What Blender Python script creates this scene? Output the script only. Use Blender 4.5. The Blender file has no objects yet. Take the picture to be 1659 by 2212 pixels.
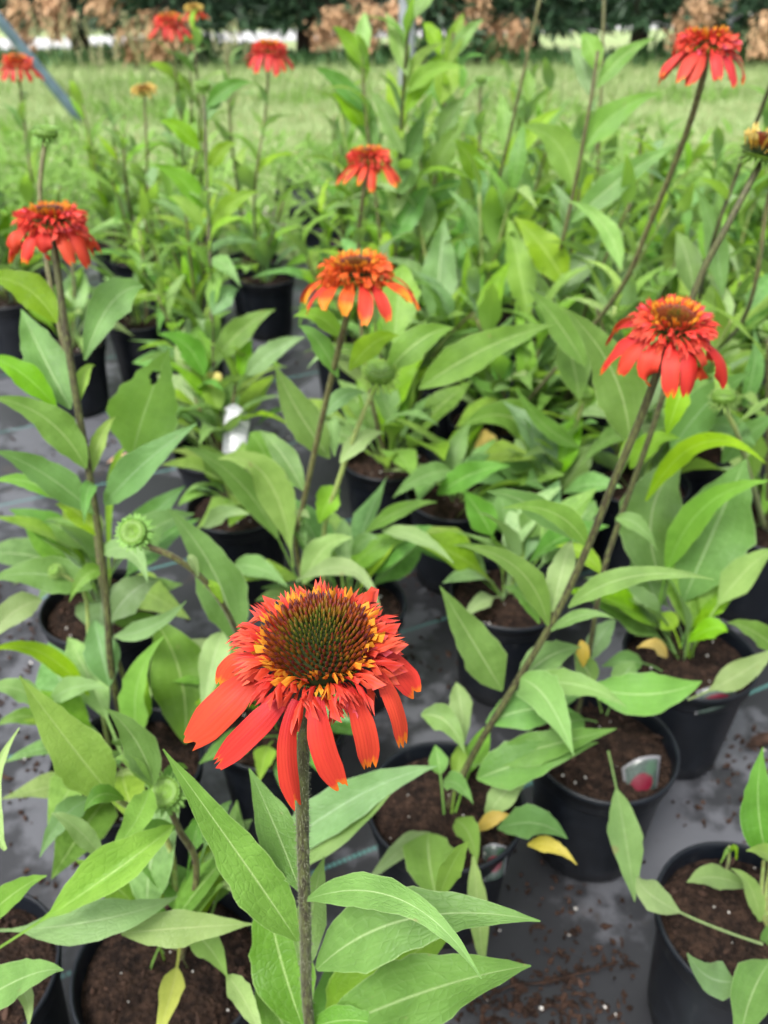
import bpy, bmesh, math, random
import numpy as np
from mathutils import Vector, Matrix, Quaternion

C = bpy.context.scene
COL = C.collection
PI = math.pi
R = math.radians

# ------------------------------------------------------------------ camera
CAM_H, TILT, FPX = 0.9, R(32.45), 1850.0
cd = bpy.data.cameras.new('camera')
cam = bpy.data.objects.new('camera', cd)
COL.objects.link(cam)
cam.location = (0, 0, CAM_H)
cam.rotation_euler = (PI / 2 - TILT, 0, 0)
cd.sensor_fit = 'VERTICAL'
cd.sensor_height = 36
cd.sensor_width = 27
cd.lens = 18 / (1106 / FPX)
cd.clip_start = 0.02
cd.clip_end = 600
cd.dof.use_dof = True
cd.dof.focus_distance = 0.372
cd.dof.aperture_fstop = 10.5
C.camera = cam

# ------------------------------------------------------------------ world, sun, exposure
SUN_EL, SUN_AZ = R(58), R(215)          # azimuth clockwise from +Y
w = bpy.data.worlds.new('World')
C.world = w
w.use_nodes = True
nt = w.node_tree
nt.nodes.clear()
sky = nt.nodes.new('ShaderNodeTexSky')
sky.sky_type = 'NISHITA'
sky.sun_disc = False
sky.sun_elevation = SUN_EL
sky.sun_rotation = SUN_AZ
sky.dust_density = 4.0
sky.air_density = 1.0
sky.ozone_density = 1.0
hs = nt.nodes.new('ShaderNodeHueSaturation')
hs.inputs['Saturation'].default_value = 0.22
bg = nt.nodes.new('ShaderNodeBackground')
bg.inputs['Strength'].default_value = 0.125
wo = nt.nodes.new('ShaderNodeOutputWorld')
nt.links.new(sky.outputs[0], hs.inputs['Color'])
nt.links.new(hs.outputs[0], bg.inputs['Color'])
nt.links.new(bg.outputs[0], wo.inputs['Surface'])
sd = bpy.data.lights.new('sun', 'SUN')
sd.energy = 1.5
sd.angle = R(16)
sd.color = (1.0, 0.96, 0.9)
sun = bpy.data.objects.new('sun', sd)
COL.objects.link(sun)
dirv = Vector((math.sin(SUN_AZ) * math.cos(SUN_EL), math.cos(SUN_AZ) * math.cos(SUN_EL), math.sin(SUN_EL)))
sun.rotation_euler = dirv.to_track_quat('Z', 'Y').to_euler()
sun.location = dirv * 20
vs = C.view_settings
C.display_settings.display_device = 'sRGB'
vs.view_transform = 'Standard'
vs.look = 'None'
vs.gamma = 1
vs.exposure = 1.77
vs.use_curve_mapping = False

# ------------------------------------------------------------------ measuring helpers: photo point + depth -> place in the world
CT, ST = math.cos(TILT), math.sin(TILT)


def at(px, py, d):
    x = (px - 829.5) / FPX
    y = -(py - 1106) / FPX
    return Vector((x * d, (CT + y * ST) * d, CAM_H + (-ST + y * CT) * d))


def ground(px, py, z=0.0):
    x = (px - 829.5) / FPX
    y = -(py - 1106) / FPX
    d = (z - CAM_H) / (-ST + y * CT)
    return Vector((x * d, (CT + y * ST) * d, z))


def depth_of(p):
    return p.y * CT - (p.z - CAM_H) * ST


# ------------------------------------------------------------------ materials
class NT:
    def __init__(self, name):
        self.m = bpy.data.materials.new(name)
        self.m.use_nodes = True
        self.t = self.m.node_tree
        self.t.nodes.clear()
        self.out = self.n('OutputMaterial')

    def n(self, typ, **kw):
        nd = self.t.nodes.new('ShaderNode' + typ)
        for k, v in kw.items():
            setattr(nd, k, v)
        return nd

    def l(self, a, b):
        self.t.links.new(a, b)

    def val(self, sock, v):
        if hasattr(v, 'is_linked') or isinstance(v, bpy.types.NodeSocket):
            self.l(v, sock)
        else:
            sock.default_value = v

    def math(self, op, a, b=None, c=None, clamp=False):
        nd = self.n('Math', operation=op, use_clamp=clamp)
        self.val(nd.inputs[0], a)
        if b is not None:
            self.val(nd.inputs[1], b)
        if c is not None:
            self.val(nd.inputs[2], c)
        return nd.outputs[0]

    def mix(self, f, a, b, blend='MIX'):
        nd = self.n('Mix', data_type='RGBA', blend_type=blend)
        self.val(nd.inputs[0], f)
        self.val(nd.inputs[6], a if not isinstance(a, tuple) else (*a, 1)[:4])
        self.val(nd.inputs[7], b if not isinstance(b, tuple) else (*b, 1)[:4])
        return nd.outputs[2]

    def ramp(self, f, stops, interp='LINEAR'):
        nd = self.n('ValToRGB')
        nd.color_ramp.interpolation = interp
        el = nd.color_ramp.elements
        while len(el) < len(stops):
            el.new(0.5)
        for e, (p, c) in zip(el, stops):
            e.position = p
            e.color = (*c, 1)[:4] if isinstance(c, tuple) else (c, c, c, 1)
        self.l(f, nd.inputs[0])
        return nd.outputs[0]

    def noise(self, vec=None, scale=5, detail=3, rough=0.55, dist=0.0):
        nd = self.n('TexNoise')
        nd.inputs['Scale'].default_value = scale
        nd.inputs['Detail'].default_value = detail
        nd.inputs['Roughness'].default_value = rough
        nd.inputs['Distortion'].default_value = dist
        if vec is not None:
            self.l(vec, nd.inputs['Vector'])
        return nd.outputs['Fac']

    def smooth(self, v, lo, hi):
        nd = self.n('MapRange', interpolation_type='SMOOTHSTEP')
        self.l(v, nd.inputs[0])
        nd.inputs[1].default_value = lo
        nd.inputs[2].default_value = hi
        return nd.outputs[0]

    def bump(self, h, strength=0.3, dist=0.001):
        nd = self.n('Bump')
        nd.inputs['Strength'].default_value = strength
        nd.inputs['Distance'].default_value = dist
        self.l(h, nd.inputs['Height'])
        return nd.outputs[0]

    def principled(self, color, rough=0.5, spec=0.5, normal=None, coat=0.0, sheen=0.0):
        p = self.n('BsdfPrincipled')
        self.val(p.inputs['Base Color'], color if not isinstance(color, tuple) else (*color, 1)[:4])
        self.val(p.inputs['Roughness'], rough)
        self.val(p.inputs['Specular IOR Level'], spec)
        if normal is not None:
            self.l(normal, p.inputs['Normal'])
        p.inputs['Coat Weight'].default_value = coat
        if sheen:
            p.inputs['Sheen Weight'].default_value = sheen
            p.inputs['Sheen Roughness'].default_value = 0.4
        return p

    def done(self, shader):
        self.l(shader, self.out.inputs['Surface'])
        return self.m

    def leafy(self, color, tcol, rough=0.5, spec=0.35, normal=None, tw=0.35, sheen=0.0):
        p = self.principled(color, rough, spec, normal, sheen=sheen)
        t = self.n('BsdfTranslucent')
        self.val(t.inputs[0], tcol)
        if normal is not None:
            self.l(normal, t.inputs['Normal'])
        mx = self.n('MixShader')
        mx.inputs[0].default_value = tw
        self.l(p.outputs[0], mx.inputs[1])
        self.l(t.outputs[0], mx.inputs[2])
        return self.done(mx.outputs[0])


def hsv(t, col, h=0.5, s=1.0, v=1.0):
    nd = t.n('HueSaturation')
    t.val(nd.inputs['Hue'], h)
    t.val(nd.inputs['Saturation'], s)
    t.val(nd.inputs['Value'], v)
    t.val(nd.inputs['Color'], col)
    return nd.outputs[0]


def leaf_mat(name, dark, light, vein, under, rough=0.5, tw=0.35, spots=True):
    t = NT(name)
    uv = t.n('UVMap').outputs[0]
    sep = t.n('SeparateXYZ')
    t.l(uv, sep.inputs[0])
    u, v = sep.outputs[0], sep.outputs[1]
    rnd = t.n('ObjectInfo').outputs['Random']
    a = t.math('ABSOLUTE', t.math('SUBTRACT', u, 0.5))
    obj = t.n('TexCoord').outputs['Object']
    n1 = t.noise(obj, 28, 4)
    n2 = t.noise(obj, 160, 3)
    n0 = t.noise(obj, 11, 2)
    base = t.mix(t.smooth(t.math('ADD', t.math('MULTIPLY', n1, 0.6), t.math('MULTIPLY', n0, 0.4)), 0.36, 0.62), dark, light)
    # midrib and arching side veins, wider near the base
    mr = t.math('SUBTRACT', 1.0, t.smooth(a, 0.008, 0.028))
    wob = t.math('MULTIPLY', t.math('SUBTRACT', n1, 0.5), 0.05)
    aw = t.math('ADD', a, wob)
    sv1 = t.math('SUBTRACT', 1.0, t.smooth(t.math('ABSOLUTE', t.math('SUBTRACT', aw, 0.2)), 0.002, 0.016))
    sv2 = t.math('SUBTRACT', 1.0, t.smooth(t.math('ABSOLUTE', t.math('SUBTRACT', aw, 0.35)), 0.002, 0.016))
    sv = t.math('MULTIPLY', t.math('MAXIMUM', sv1, sv2), 0.13)
    veins = t.math('MAXIMUM', mr, sv)
    col = t.mix(t.math('MULTIPLY', veins, 0.75), base, vein)
    edge = t.smooth(a, 0.478, 0.498)
    col = t.mix(t.math('MULTIPLY', edge, 0.6), col, vein)
    fine = t.math('ADD', 0.86, t.math('MULTIPLY', n2, 0.28))
    vv = t.math('ADD', 0.78, t.math('MULTIPLY', rnd, 0.44))
    rnd2 = t.math('FRACT', t.math('MULTIPLY', rnd, 17.31))
    hue = t.math('ADD', 0.482, t.math('MULTIPLY', rnd2, 0.036))
    sat = t.math('ADD', 0.85, t.math('MULTIPLY', t.math('FRACT', t.math('MULTIPLY', rnd, 53.7)), 0.25))
    top = hsv(t, col, hue, sat, t.math('MULTIPLY', fine, vv))
    if spots:
        sp = t.smooth(t.noise(obj, 62, 3, 0.5), 0.715, 0.75)
        top = t.mix(t.math('MULTIPLY', sp, 0.55), top, (0.2, 0.15, 0.07))
    un = t.mix(t.math('MULTIPLY', veins, 0.5), under, vein)
    un = hsv(t, un, hue, 1.0, t.math('MULTIPLY', fine, vv))
    back = t.n('NewGeometry').outputs['Backfacing']
    color = t.mix(back, top, un)
    mp = t.n('Mapping')
    mp.inputs['Scale'].default_value = (8, 22, 1)
    t.l(uv, mp.inputs[0])
    vo = t.n('TexVoronoi', feature='DISTANCE_TO_EDGE')
    vo.inputs['Scale'].default_value = 1.0
    t.l(mp.outputs[0], vo.inputs['Vector'])
    ret = t.smooth(vo.outputs['Distance'], 0.0, 0.16)
    h = t.math('ADD', t.math('MULTIPLY', ret, 0.55), t.math('MULTIPLY', veins, -0.9))
    h = t.math('ADD', h, t.math('MULTIPLY', n2, 0.5))
    nrm = t.bump(h, 0.45, 0.0009)
    trans = t.mix(0.6, color, (0.26, 0.48, 0.02), 'MIX')
    return t.leafy(color, trans, rough, 0.34, nrm, tw, sheen=0.05)


M = {}
M['leaf'] = leaf_mat('leaf_green', (0.066, 0.154, 0.022), (0.112, 0.236, 0.042), (0.27, 0.38, 0.15), (0.15, 0.25, 0.10))
M['bright'] = leaf_mat('leaf_young', (0.118, 0.244, 0.013), (0.180, 0.335, 0.025), (0.28, 0.42, 0.10), (0.18, 0.31, 0.06), tw=0.45)
M['pale'] = leaf_mat('leaf_underside', (0.150, 0.250, 0.072), (0.205, 0.315, 0.100), (0.33, 0.42, 0.19), (0.16, 0.26, 0.10))
M['blue'] = leaf_mat('leaf_bluish', (0.080, 0.170, 0.046), (0.124, 0.240, 0.076), (0.22, 0.32, 0.17), (0.14, 0.22, 0.12))
M['yellowgreen'] = leaf_mat('leaf_fading', (0.24, 0.27, 0.03), (0.32, 0.34, 0.05), (0.36, 0.36, 0.12), (0.3, 0.3, 0.08), tw=0.3)
M['yellow'] = leaf_mat('leaf_yellowing', (0.34, 0.26, 0.05), (0.42, 0.33, 0.085), (0.40, 0.34, 0.12), (0.36, 0.28, 0.08), tw=0.25)


def petal_mat(name, base, mid, tip, tip_at=0.8, pinkish=(0.34, 0.008, 0.022), amount=0.45):
    t = NT(name)
    uv = t.n('UVMap').outputs[0]
    sep = t.n('SeparateXYZ')
    t.l(uv, sep.inputs[0])
    u, v = sep.outputs[0], sep.outputs[1]
    obj = t.n('TexCoord').outputs['Object']
    n1 = t.noise(obj, 120, 3)
    rnd = t.n('ObjectInfo').outputs['Random']
    vv = t.math('ADD', v, t.math('MULTIPLY', t.math('SUBTRACT', n1, 0.5), 0.22))
    vv = t.math('ADD', vv, t.math('MULTIPLY', t.math('SUBTRACT', rnd, 0.5), 0.10))
    col = t.ramp(vv, [(0.0, base), (tip_at * 0.55, mid), (tip_at, mid), (min(tip_at + 0.16, 0.995), tip)])
    mp = t.n('Mapping')
    mp.inputs['Scale'].default_value = (13, 1.2, 1)
    t.l(uv, mp.inputs[0])
    st = t.noise(mp.outputs[0], 1.0, 3)
    col = t.mix(t.math('MULTIPLY', t.smooth(st, 0.52, 0.72), amount), col, pinkish)
    hue = t.math('ADD', 0.492, t.math('MULTIPLY', t.math('FRACT', t.math('MULTIPLY', rnd, 31.7)), 0.010))
    col = hsv(t, col, hue, 1.0, t.math('ADD', 0.88, t.math('MULTIPLY', rnd, 0.24)))
    wv = t.math('SINE', t.math('MULTIPLY', u, 40.0))
    nrm = t.bump(t.math('ADD', t.math('MULTIPLY', wv, 0.15), st), 0.35, 0.0006)
    return t.leafy(col, col, 0.55, 0.2, nrm, 0.3)


M['petal'] = petal_mat('petal_red', (0.30, 0.012, 0.009), (0.43, 0.044, 0.018), (0.52, 0.13, 0.010), 0.93)
M['petal_far'] = petal_mat('petal_coral', (0.34, 0.016, 0.018), (0.42, 0.048, 0.032), (0.52, 0.12, 0.02), 0.94)
M['petal_warm'] = petal_mat('petal_warm_red', (0.33, 0.012, 0.010), (0.42, 0.050, 0.018), (0.54, 0.16, 0.012), 0.84)
M['petal_orange'] = petal_mat('petal_orange', (0.38, 0.018, 0.008), (0.44, 0.062, 0.009), (0.50, 0.19, 0.014), 0.66, (0.48, 0.06, 0.01), 0.6)
M['floret'] = petal_mat('floret_coral', (0.44, 0.030, 0.010), (0.50, 0.048, 0.018), (0.50, 0.075, 0.04), 0.8, (0.46, 0.045, 0.075), 0.6)
M['floret_in'] = petal_mat('floret_orange', (0.46, 0.05, 0.006), (0.52, 0.13, 0.010), (0.55, 0.24, 0.022), 0.7, (0.48, 0.06, 0.01), 0.4)
M['floret_warm'] = petal_mat('floret_warm', (0.42, 0.035, 0.008), (0.46, 0.070, 0.010), (0.50, 0.11, 0.018), 0.8, (0.42, 0.03, 0.01), 0.5)
M['floret_pink'] = petal_mat('floret_pink', (0.42, 0.03, 0.02), (0.46, 0.04, 0.045), (0.50, 0.07, 0.09), 0.8, (0.5, 0.14, 0.2), 0.6)
M['floret_yellow'] = petal_mat('floret_yellow', (0.26, 0.16, 0.02), (0.38, 0.24, 0.03), (0.46, 0.36, 0.10), 0.7, (0.4, 0.3, 0.03), 0.3)


def spike_mat(name, lo, mid, hi):
    t = NT(name)
    uv = t.n('UVMap').outputs[0]
    sep = t.n('SeparateXYZ')
    t.l(uv, sep.inputs[0])
    rnd = t.n('ObjectInfo').outputs['Random']
    n = t.noise(t.n('TexCoord').outputs['Object'], 300, 1)
    vv = t.math('ADD', sep.outputs[1], t.math('MULTIPLY', t.math('SUBTRACT', rnd, 0.5), 0.3))
    vv = t.math('ADD', vv, t.math('MULTIPLY', t.math('SUBTRACT', n, 0.5), 0.3))
    col = t.ramp(vv, [(0.0, lo), (0.55, mid), (0.72, mid), (0.92, hi)])
    return t.done(t.principled(col, 0.42, 0.35).outputs[0])


M['spike_c'] = spike_mat('disc_green', (0.012, 0.026, 0.004), (0.055, 0.070, 0.007), (0.115, 0.055, 0.009))
M['spike_m'] = spike_mat('disc_amber', (0.030, 0.030, 0.004), (0.13, 0.062, 0.005), (0.10, 0.010, 0.008))
M['spike_o'] = spike_mat('disc_maroon', (0.26, 0.10, 0.008), (0.17, 0.035, 0.006), (0.055, 0.006, 0.008))


def simple(name, col, rough=0.5, spec=0.5, nscale=0, amp=0.25, bump=0.0, bdist=0.001, bscale=None, col2=None):
    t = NT(name)
    obj = t.n('TexCoord').outputs['Object']
    c = (*col, 1)
    nrm = None
    if nscale:
        n = t.noise(obj, nscale, 4)
        d2 = tuple(x * (1 - amp) for x in col) if col2 is None else col2
        c = t.mix(t.smooth(n, 0.32, 0.68), d2, col)
        if bump:
            nrm = t.bump(t.noise(obj, bscale or nscale, 4), bump, bdist)
    p = t.principled(c, rough, spec, nrm)
    return t.done(p.outputs[0])


M['cone'] = simple('cone_base', (0.012, 0.018, 0.004), 0.8, 0.1)
M['bract'] = leaf_mat('bract_green', (0.07, 0.13, 0.03), (0.10, 0.18, 0.04), (0.16, 0.24, 0.07), (0.09, 0.15, 0.04), spots=False)
M['budgreen'] = leaf_mat('bud_green', (0.15, 0.28, 0.05), (0.22, 0.37, 0.08), (0.32, 0.46, 0.16), (0.2, 0.32, 0.1), spots=False)
M['buddisc'] = simple('bud_disc', (0.10, 0.20, 0.018), 0.5, 0.4, 900, 0.5, 0.6, 0.001)


def stem_mat(name, ca, cb):
    t = NT(name)
    obj = t.n('TexCoord').outputs['Object']
    mp = t.n('Mapping')
    mp.inputs['Scale'].default_value = (1, 1, 0.22)
    t.l(obj, mp.inputs[0])
    n = t.noise(mp.outputs[0], 420, 3, 0.6)
    n2 = t.noise(obj, 14, 2)
    c = t.mix(t.smooth(n, 0.42, 0.6), ca, cb)
    c = t.mix(t.math('MULTIPLY', t.smooth(n2, 0.4, 0.7), 0.5), c, cb)
    return t.done(t.principled(c, 0.55, 0.3, t.bump(n, 0.5, 0.0006), sheen=0.1).outputs[0])


M['stem_brown'] = stem_mat('stem_brown', (0.022, 0.017, 0.007), (0.058, 0.066, 0.018))
M['stem_olive'] = stem_mat('stem_olive', (0.050, 0.038, 0.016), (0.100, 0.105, 0.034))
M['stem_green'] = stem_mat('stem_green', (0.16, 0.17, 0.045), (0.20, 0.28, 0.08))
M['hair'] = simple('stem_hair', (0.13, 0.14, 0.09), 0.6, 0.2)


def plastic():
    t = NT('pot_black_plastic')
    obj = t.n('TexCoord').outputs['Object']
    n = t.noise(obj, 35, 4)
    n2 = t.noise(obj, 220, 2)
    mp = t.n('Mapping')
    mp.inputs['Scale'].default_value = (1, 1, .25)
    t.l(obj, mp.inputs[0])
    n3 = t.noise(mp.outputs[0], 60, 4, 0.7)
    c = t.mix(t.math('MULTIPLY', t.smooth(n, 0.42, 0.7), 0.6), (0.0018, 0.0031, 0.0058), (0.0065, 0.0085, 0.0125))
    c = t.mix(t.math('MULTIPLY', t.smooth(n3, 0.58, 0.75), 0.5), c, (0.024, 0.025, 0.027))
    r = t.math('ADD', 0.34, t.math('MULTIPLY', n, 0.2))
    return t.done(t.principled(c, r, 0.32, t.bump(n2, 0.08, 0.0005)).outputs[0])


M['pot'] = plastic()


def soil_mat():
    t = NT('potting_soil')
    obj = t.n('TexCoord').outputs['Object']
    n = t.noise(obj, 90, 5, 0.65)
    n2 = t.noise(obj, 320, 3, 0.6)
    vo = t.n('TexVoronoi')
    vo.inputs['Scale'].default_value = 210
    t.l(obj, vo.inputs['Vector'])
    c = t.mix(t.smooth(n, 0.35, 0.7), (0.0045, 0.0026, 0.002), (0.027, 0.0152, 0.010))
    c = t.mix(t.math('MULTIPLY', t.smooth(n2, 0.56, 0.72), 0.6), c, (0.062, 0.036, 0.025))
    h = t.math('ADD', n, t.math('MULTIPLY', vo.outputs['Distance'], 0.8))
    return t.done(t.principled(c, 0.9, 0.12, t.bump(h, 0.9, 0.004)).outputs[0])


M['soil'] = soil_mat()
M['bark'] = simple('bark_chip', (0.047, 0.026, 0.018), 0.85, 0.15, 60, 0.75, 0.5, 0.001)
M['perlite'] = simple('perlite', (0.5, 0.48, 0.45), 0.8, 0.3, 200, 0.2)
M['trunk'] = simple('tree_bark', (0.05, 0.036, 0.028), 0.9, 0.2, 9, 0.6, 0.6, 0.02)


def fabric():
    t = NT('weed_barrier_fabric')
    obj = t.n('TexCoord').outputs['Object']
    sep = t.n('SeparateXYZ')
    t.l(obj, sep.inputs[0])
    x, y = sep.outputs[0], sep.outputs[1]
    # woven rows run at an angle; coordinate across the rows, with its zero on one stitched line
    q = t.math('SUBTRACT', t.math('SUBTRACT', y, t.math('MULTIPLY', x, 0.481)), 0.6626)
    q = t.math('ADD', q, t.math('MULTIPLY', t.math('SUBTRACT', t.noise(obj, 1.2, 2), 0.5), 0.03))
    p = t.math('ADD', y, t.math('MULTIPLY', x, 2.079))
    fr = t.math('ABSOLUTE', t.math('SUBTRACT', t.math('FRACT', t.math('ADD', t.math('DIVIDE', q, 0.38), 0.5)), 0.5))
    line = t.math('LESS_THAN', fr, 0.0085)
    dash = t.math('GREATER_THAN', t.math('SINE', t.math('MULTIPLY', p, 420.0)), -0.75)
    line = t.math('MULTIPLY', line, dash)
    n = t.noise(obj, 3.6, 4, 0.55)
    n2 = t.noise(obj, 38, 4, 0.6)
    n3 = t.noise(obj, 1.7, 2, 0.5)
    sky_sheen = t.math('MULTIPLY', t.smooth(t.math('ADD', n, t.math('MULTIPLY', t.math('SUBTRACT', n2, 0.5), 0.22)), 0.48, 0.56), 0.75)  # pale patches: sky reflection on wet cloth, painted into the base colour
    c = t.mix(sky_sheen, (0.0110, 0.0115, 0.0140), (0.086, 0.089, 0.102))
    wc1 = t.math('SINE', t.math('MULTIPLY', q, 1500.0))
    wc2 = t.math('SINE', t.math('MULTIPLY', p, 640.0))
    c = t.mix(t.math('MULTIPLY', t.math('GREATER_THAN', t.math('MULTIPLY', wc1, wc2), 0.15), 0.32), c, (0.012, 0.0125, 0.015))
    dirt = t.smooth(t.noise(obj, 11, 4, 0.65), 0.60, 0.70)
    c = t.mix(t.math('MULTIPLY', dirt, 0.6), c, (0.03, 0.022, 0.018))
    c = t.mix(t.math('MULTIPLY', line, 0.75), c, (0.06, 0.17, 0.155))
    rough = t.math('ADD', 0.30, t.math('MULTIPLY', n, 0.30))
    wv1 = t.math('SINE', t.math('MULTIPLY', q, 1500.0))
    wv2 = t.math('SINE', t.math('MULTIPLY', p, 640.0))
    h = t.math('ADD', t.math('MULTIPLY', t.math('MULTIPLY', wv1, wv2), 0.25), n2)
    return t.done(t.principled(c, rough, 0.6, t.bump(h, 0.35, 0.0014)).outputs[0])


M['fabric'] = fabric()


def lawn_mat():
    t = NT('lawn_turf')
    obj = t.n('TexCoord').outputs['Object']
    n = t.noise(obj, 1.3, 5, 0.65)
    n2 = t.noise(obj, 14, 5, 0.75)
    mp = t.n('Mapping')
    mp.inputs['Scale'].default_value = (0.25, 1.6, 1)
    t.l(obj, mp.inputs[0])
    n3 = t.noise(mp.outputs[0], 1.0, 3)
    c = t.mix(t.smooth(n2, 0.3, 0.7), (0.20, 0.29, 0.11), (0.33, 0.41, 0.20))
    c = t.mix(t.math('MULTIPLY', t.smooth(n3, 0.42, 0.62), 0.55), c, (0.26, 0.29, 0.14))
    c = t.mix(t.math('MULTIPLY', t.smooth(n, 0.52, 0.62), 0.6), c, (0.28, 0.29, 0.15))
    return t.done(t.principled(c, 0.8, 0.2, t.bump(n2, 0.8, 0.05)).outputs[0])


M['lawn'] = lawn_mat()


def blade_mat(name, a, b, tw=0.3):
    t = NT(name)
    obj = t.n('TexCoord').outputs['Object']
    n = t.noise(obj, 2.2, 4, 0.6)
    n2 = t.noise(obj, 60, 2, 0.6)
    c = t.mix(t.smooth(t.math('ADD', t.math('MULTIPLY', n, 0.6), t.math('MULTIPLY', n2, 0.4)), 0.35, 0.65), a, b)
    return t.leafy(c, c, 0.5, 0.3, None, tw)


M['grass'] = blade_mat('grass_blades', (0.20, 0.29, 0.095), (0.34, 0.42, 0.20), 0.5)
M['drygrass'] = blade_mat('dry_grass', (0.26, 0.24, 0.12), (0.38, 0.34, 0.2))
M['weed'] = blade_mat('weed_leaves', (0.13, 0.26, 0.04), (0.23, 0.38, 0.09), 0.5)
M['conifer'] = blade_mat('conifer_sprays', (0.010, 0.028, 0.014), (0.028, 0.062, 0.026), 0.15)
M['deadspray'] = blade_mat('dead_sprays', (0.34, 0.19, 0.10), (0.50, 0.33, 0.19), 0.2)
M['hedge'] = blade_mat('hedge_leaves', (0.02, 0.055, 0.02), (0.06, 0.13, 0.04), 0.2)
M['road'] = simple('pale_gravel', (0.42, 0.42, 0.42), 0.9, 0.2, 3, 0.2, 0.5, 0.02, 30)
M['pole'] = simple('galvanised_steel', (0.20, 0.22, 0.24), 0.45, 0.5, 12, 0.3)
M['bluepole'] = simple('painted_blue_pipe', (0.12, 0.18, 0.23), 0.4, 0.5, 12, 0.3)
M['board'] = simple('weathered_board', (0.45, 0.41, 0.37), 0.8, 0.3, 18, 0.3, 0.3, 0.003)
M['white'] = simple('white_plastic', (0.5, 0.51, 0.52), 0.4, 0.5, 20, 0.06)


def tag_mat(name, photo):
    t = NT(name)
    uv = t.n('UVMap').outputs[0]
    sep = t.n('SeparateXYZ')
    t.l(uv, sep.inputs[0])
    u, v = sep.outputs[0], sep.outputs[1]
    eu = t.math('MINIMUM', u, t.math('SUBTRACT', 1.0, u))
    ev = t.math('SUBTRACT', 1.0, v)
    e = t.math('MINIMUM', eu, ev)
    n = t.noise(t.n('TexCoord').outputs['Object'], 400, 3)
    if photo:
        c = t.mix(t.smooth(n, 0.4, 0.6), (0.02, 0.03, 0.026), (0.035, 0.055, 0.045))
        du = t.math('SUBTRACT', u, 0.45)
        dv = t.math('MULTIPLY', t.math('SUBTRACT', v, 0.44), 1.5)
        dd = t.math('SQRT', t.math('ADD', t.math('MULTIPLY', du, du), t.math('MULTIPLY', dv, dv)))
        c = t.mix(t.math('SUBTRACT', 1.0, t.smooth(dd, 0.3, 0.38)), c, (0.085, 0.004, 0.013))
        du2 = t.math('SUBTRACT', u, 0.72)
        dv2 = t.math('SUBTRACT', v, 0.74)
        dd2 = t.math('SQRT', t.math('ADD', t.math('MULTIPLY', du2, du2), t.math('MULTIPLY', dv2, dv2)))
        c = t.mix(t.math('SUBTRACT', 1.0, t.smooth(dd2, 0.08, 0.22)), c, (0.028, 0.06, 0.036))
        c = t.mix(t.math('LESS_THAN', e, 0.07), c, (0.11, 0.11, 0.12))
    else:
        ln = t.math('GREATER_THAN', t.math('SINE', t.math('MULTIPLY', v, 52.0)), 0.45)
        nn = t.smooth(t.noise(uv, 26, 1), 0.42, 0.5)
        inside = t.math('GREATER_THAN', e, 0.12)
        f = t.math('MULTIPLY', t.math('MULTIPLY', ln, nn), t.math('MULTIPLY', inside, 0.5))
        c = t.mix(f, (0.32, 0.33, 0.34), (0.14, 0.14, 0.15))
    return t.done(t.principled(c, 0.35, 0.5).outputs[0])


M['tag_photo'] = tag_mat('tag_print', True)
M['tag_white'] = tag_mat('tag_white_print', False)

# ------------------------------------------------------------------ object helpers


def link(name, me, parent=None, loc=None):
    o = bpy.data.objects.new(name, me)
    COL.objects.link(o)
    if parent is not None:
        o.parent = parent
    if loc is not None:
        o.location = loc
    return o


def tag(o, label=None, cat=None, group=None, kind=None):
    for k, v in (('label', label), ('category', cat), ('group', group), ('kind', kind)):
        if v:
            o[k] = v
    return o


def mesh(name, verts, faces, mat, uvs=None, smooth=True):
    me = bpy.data.meshes.new(name)
    me.from_pydata(verts, [], faces)
    if uvs is not None:
        ul = me.uv_layers.new(name='UVMap')
        li = np.zeros(len(me.loops), dtype=np.int32)
        me.loops.foreach_get('vertex_index', li)
        ul.data.foreach_set('uv', np.asarray(uvs, dtype=np.float32)[li].ravel())
    if mat is not None:
        me.materials.append(mat)
    if smooth:
        me.polygons.foreach_set('use_smooth', np.ones(len(me.polygons), dtype=bool))
    me.update()
    return me


class MB:
    def __init__(self):
        self.v, self.f, self.uv = [], [], []

    def add(self, v, f, uv=None):
        o = len(self.v)
        self.v.extend([tuple(p) for p in v])
        self.f.extend([tuple(i + o for i in q) for q in f])
        self.uv.extend(uv if uv is not None else [(0, 0)] * len(v))

    def mesh(self, name, mat, smooth=True):
        return mesh(name, self.v, self.f, mat, self.uv, smooth)


def prof_leaf(s, wide=0.38):
    """Breadth of a lance shaped leaf: full below the middle, drawn out to a fine point."""
    if s <= 0 or s >= 1:
        return 0.0
    if s < wide:
        return math.sin(PI / 2 * s / wide) ** 0.8
    x = (s - wide) / (1 - wide)
    return max(math.cos(PI / 2 * x), 0) ** 1.18 * (1 - 0.16 * math.sin(PI * x))


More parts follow.
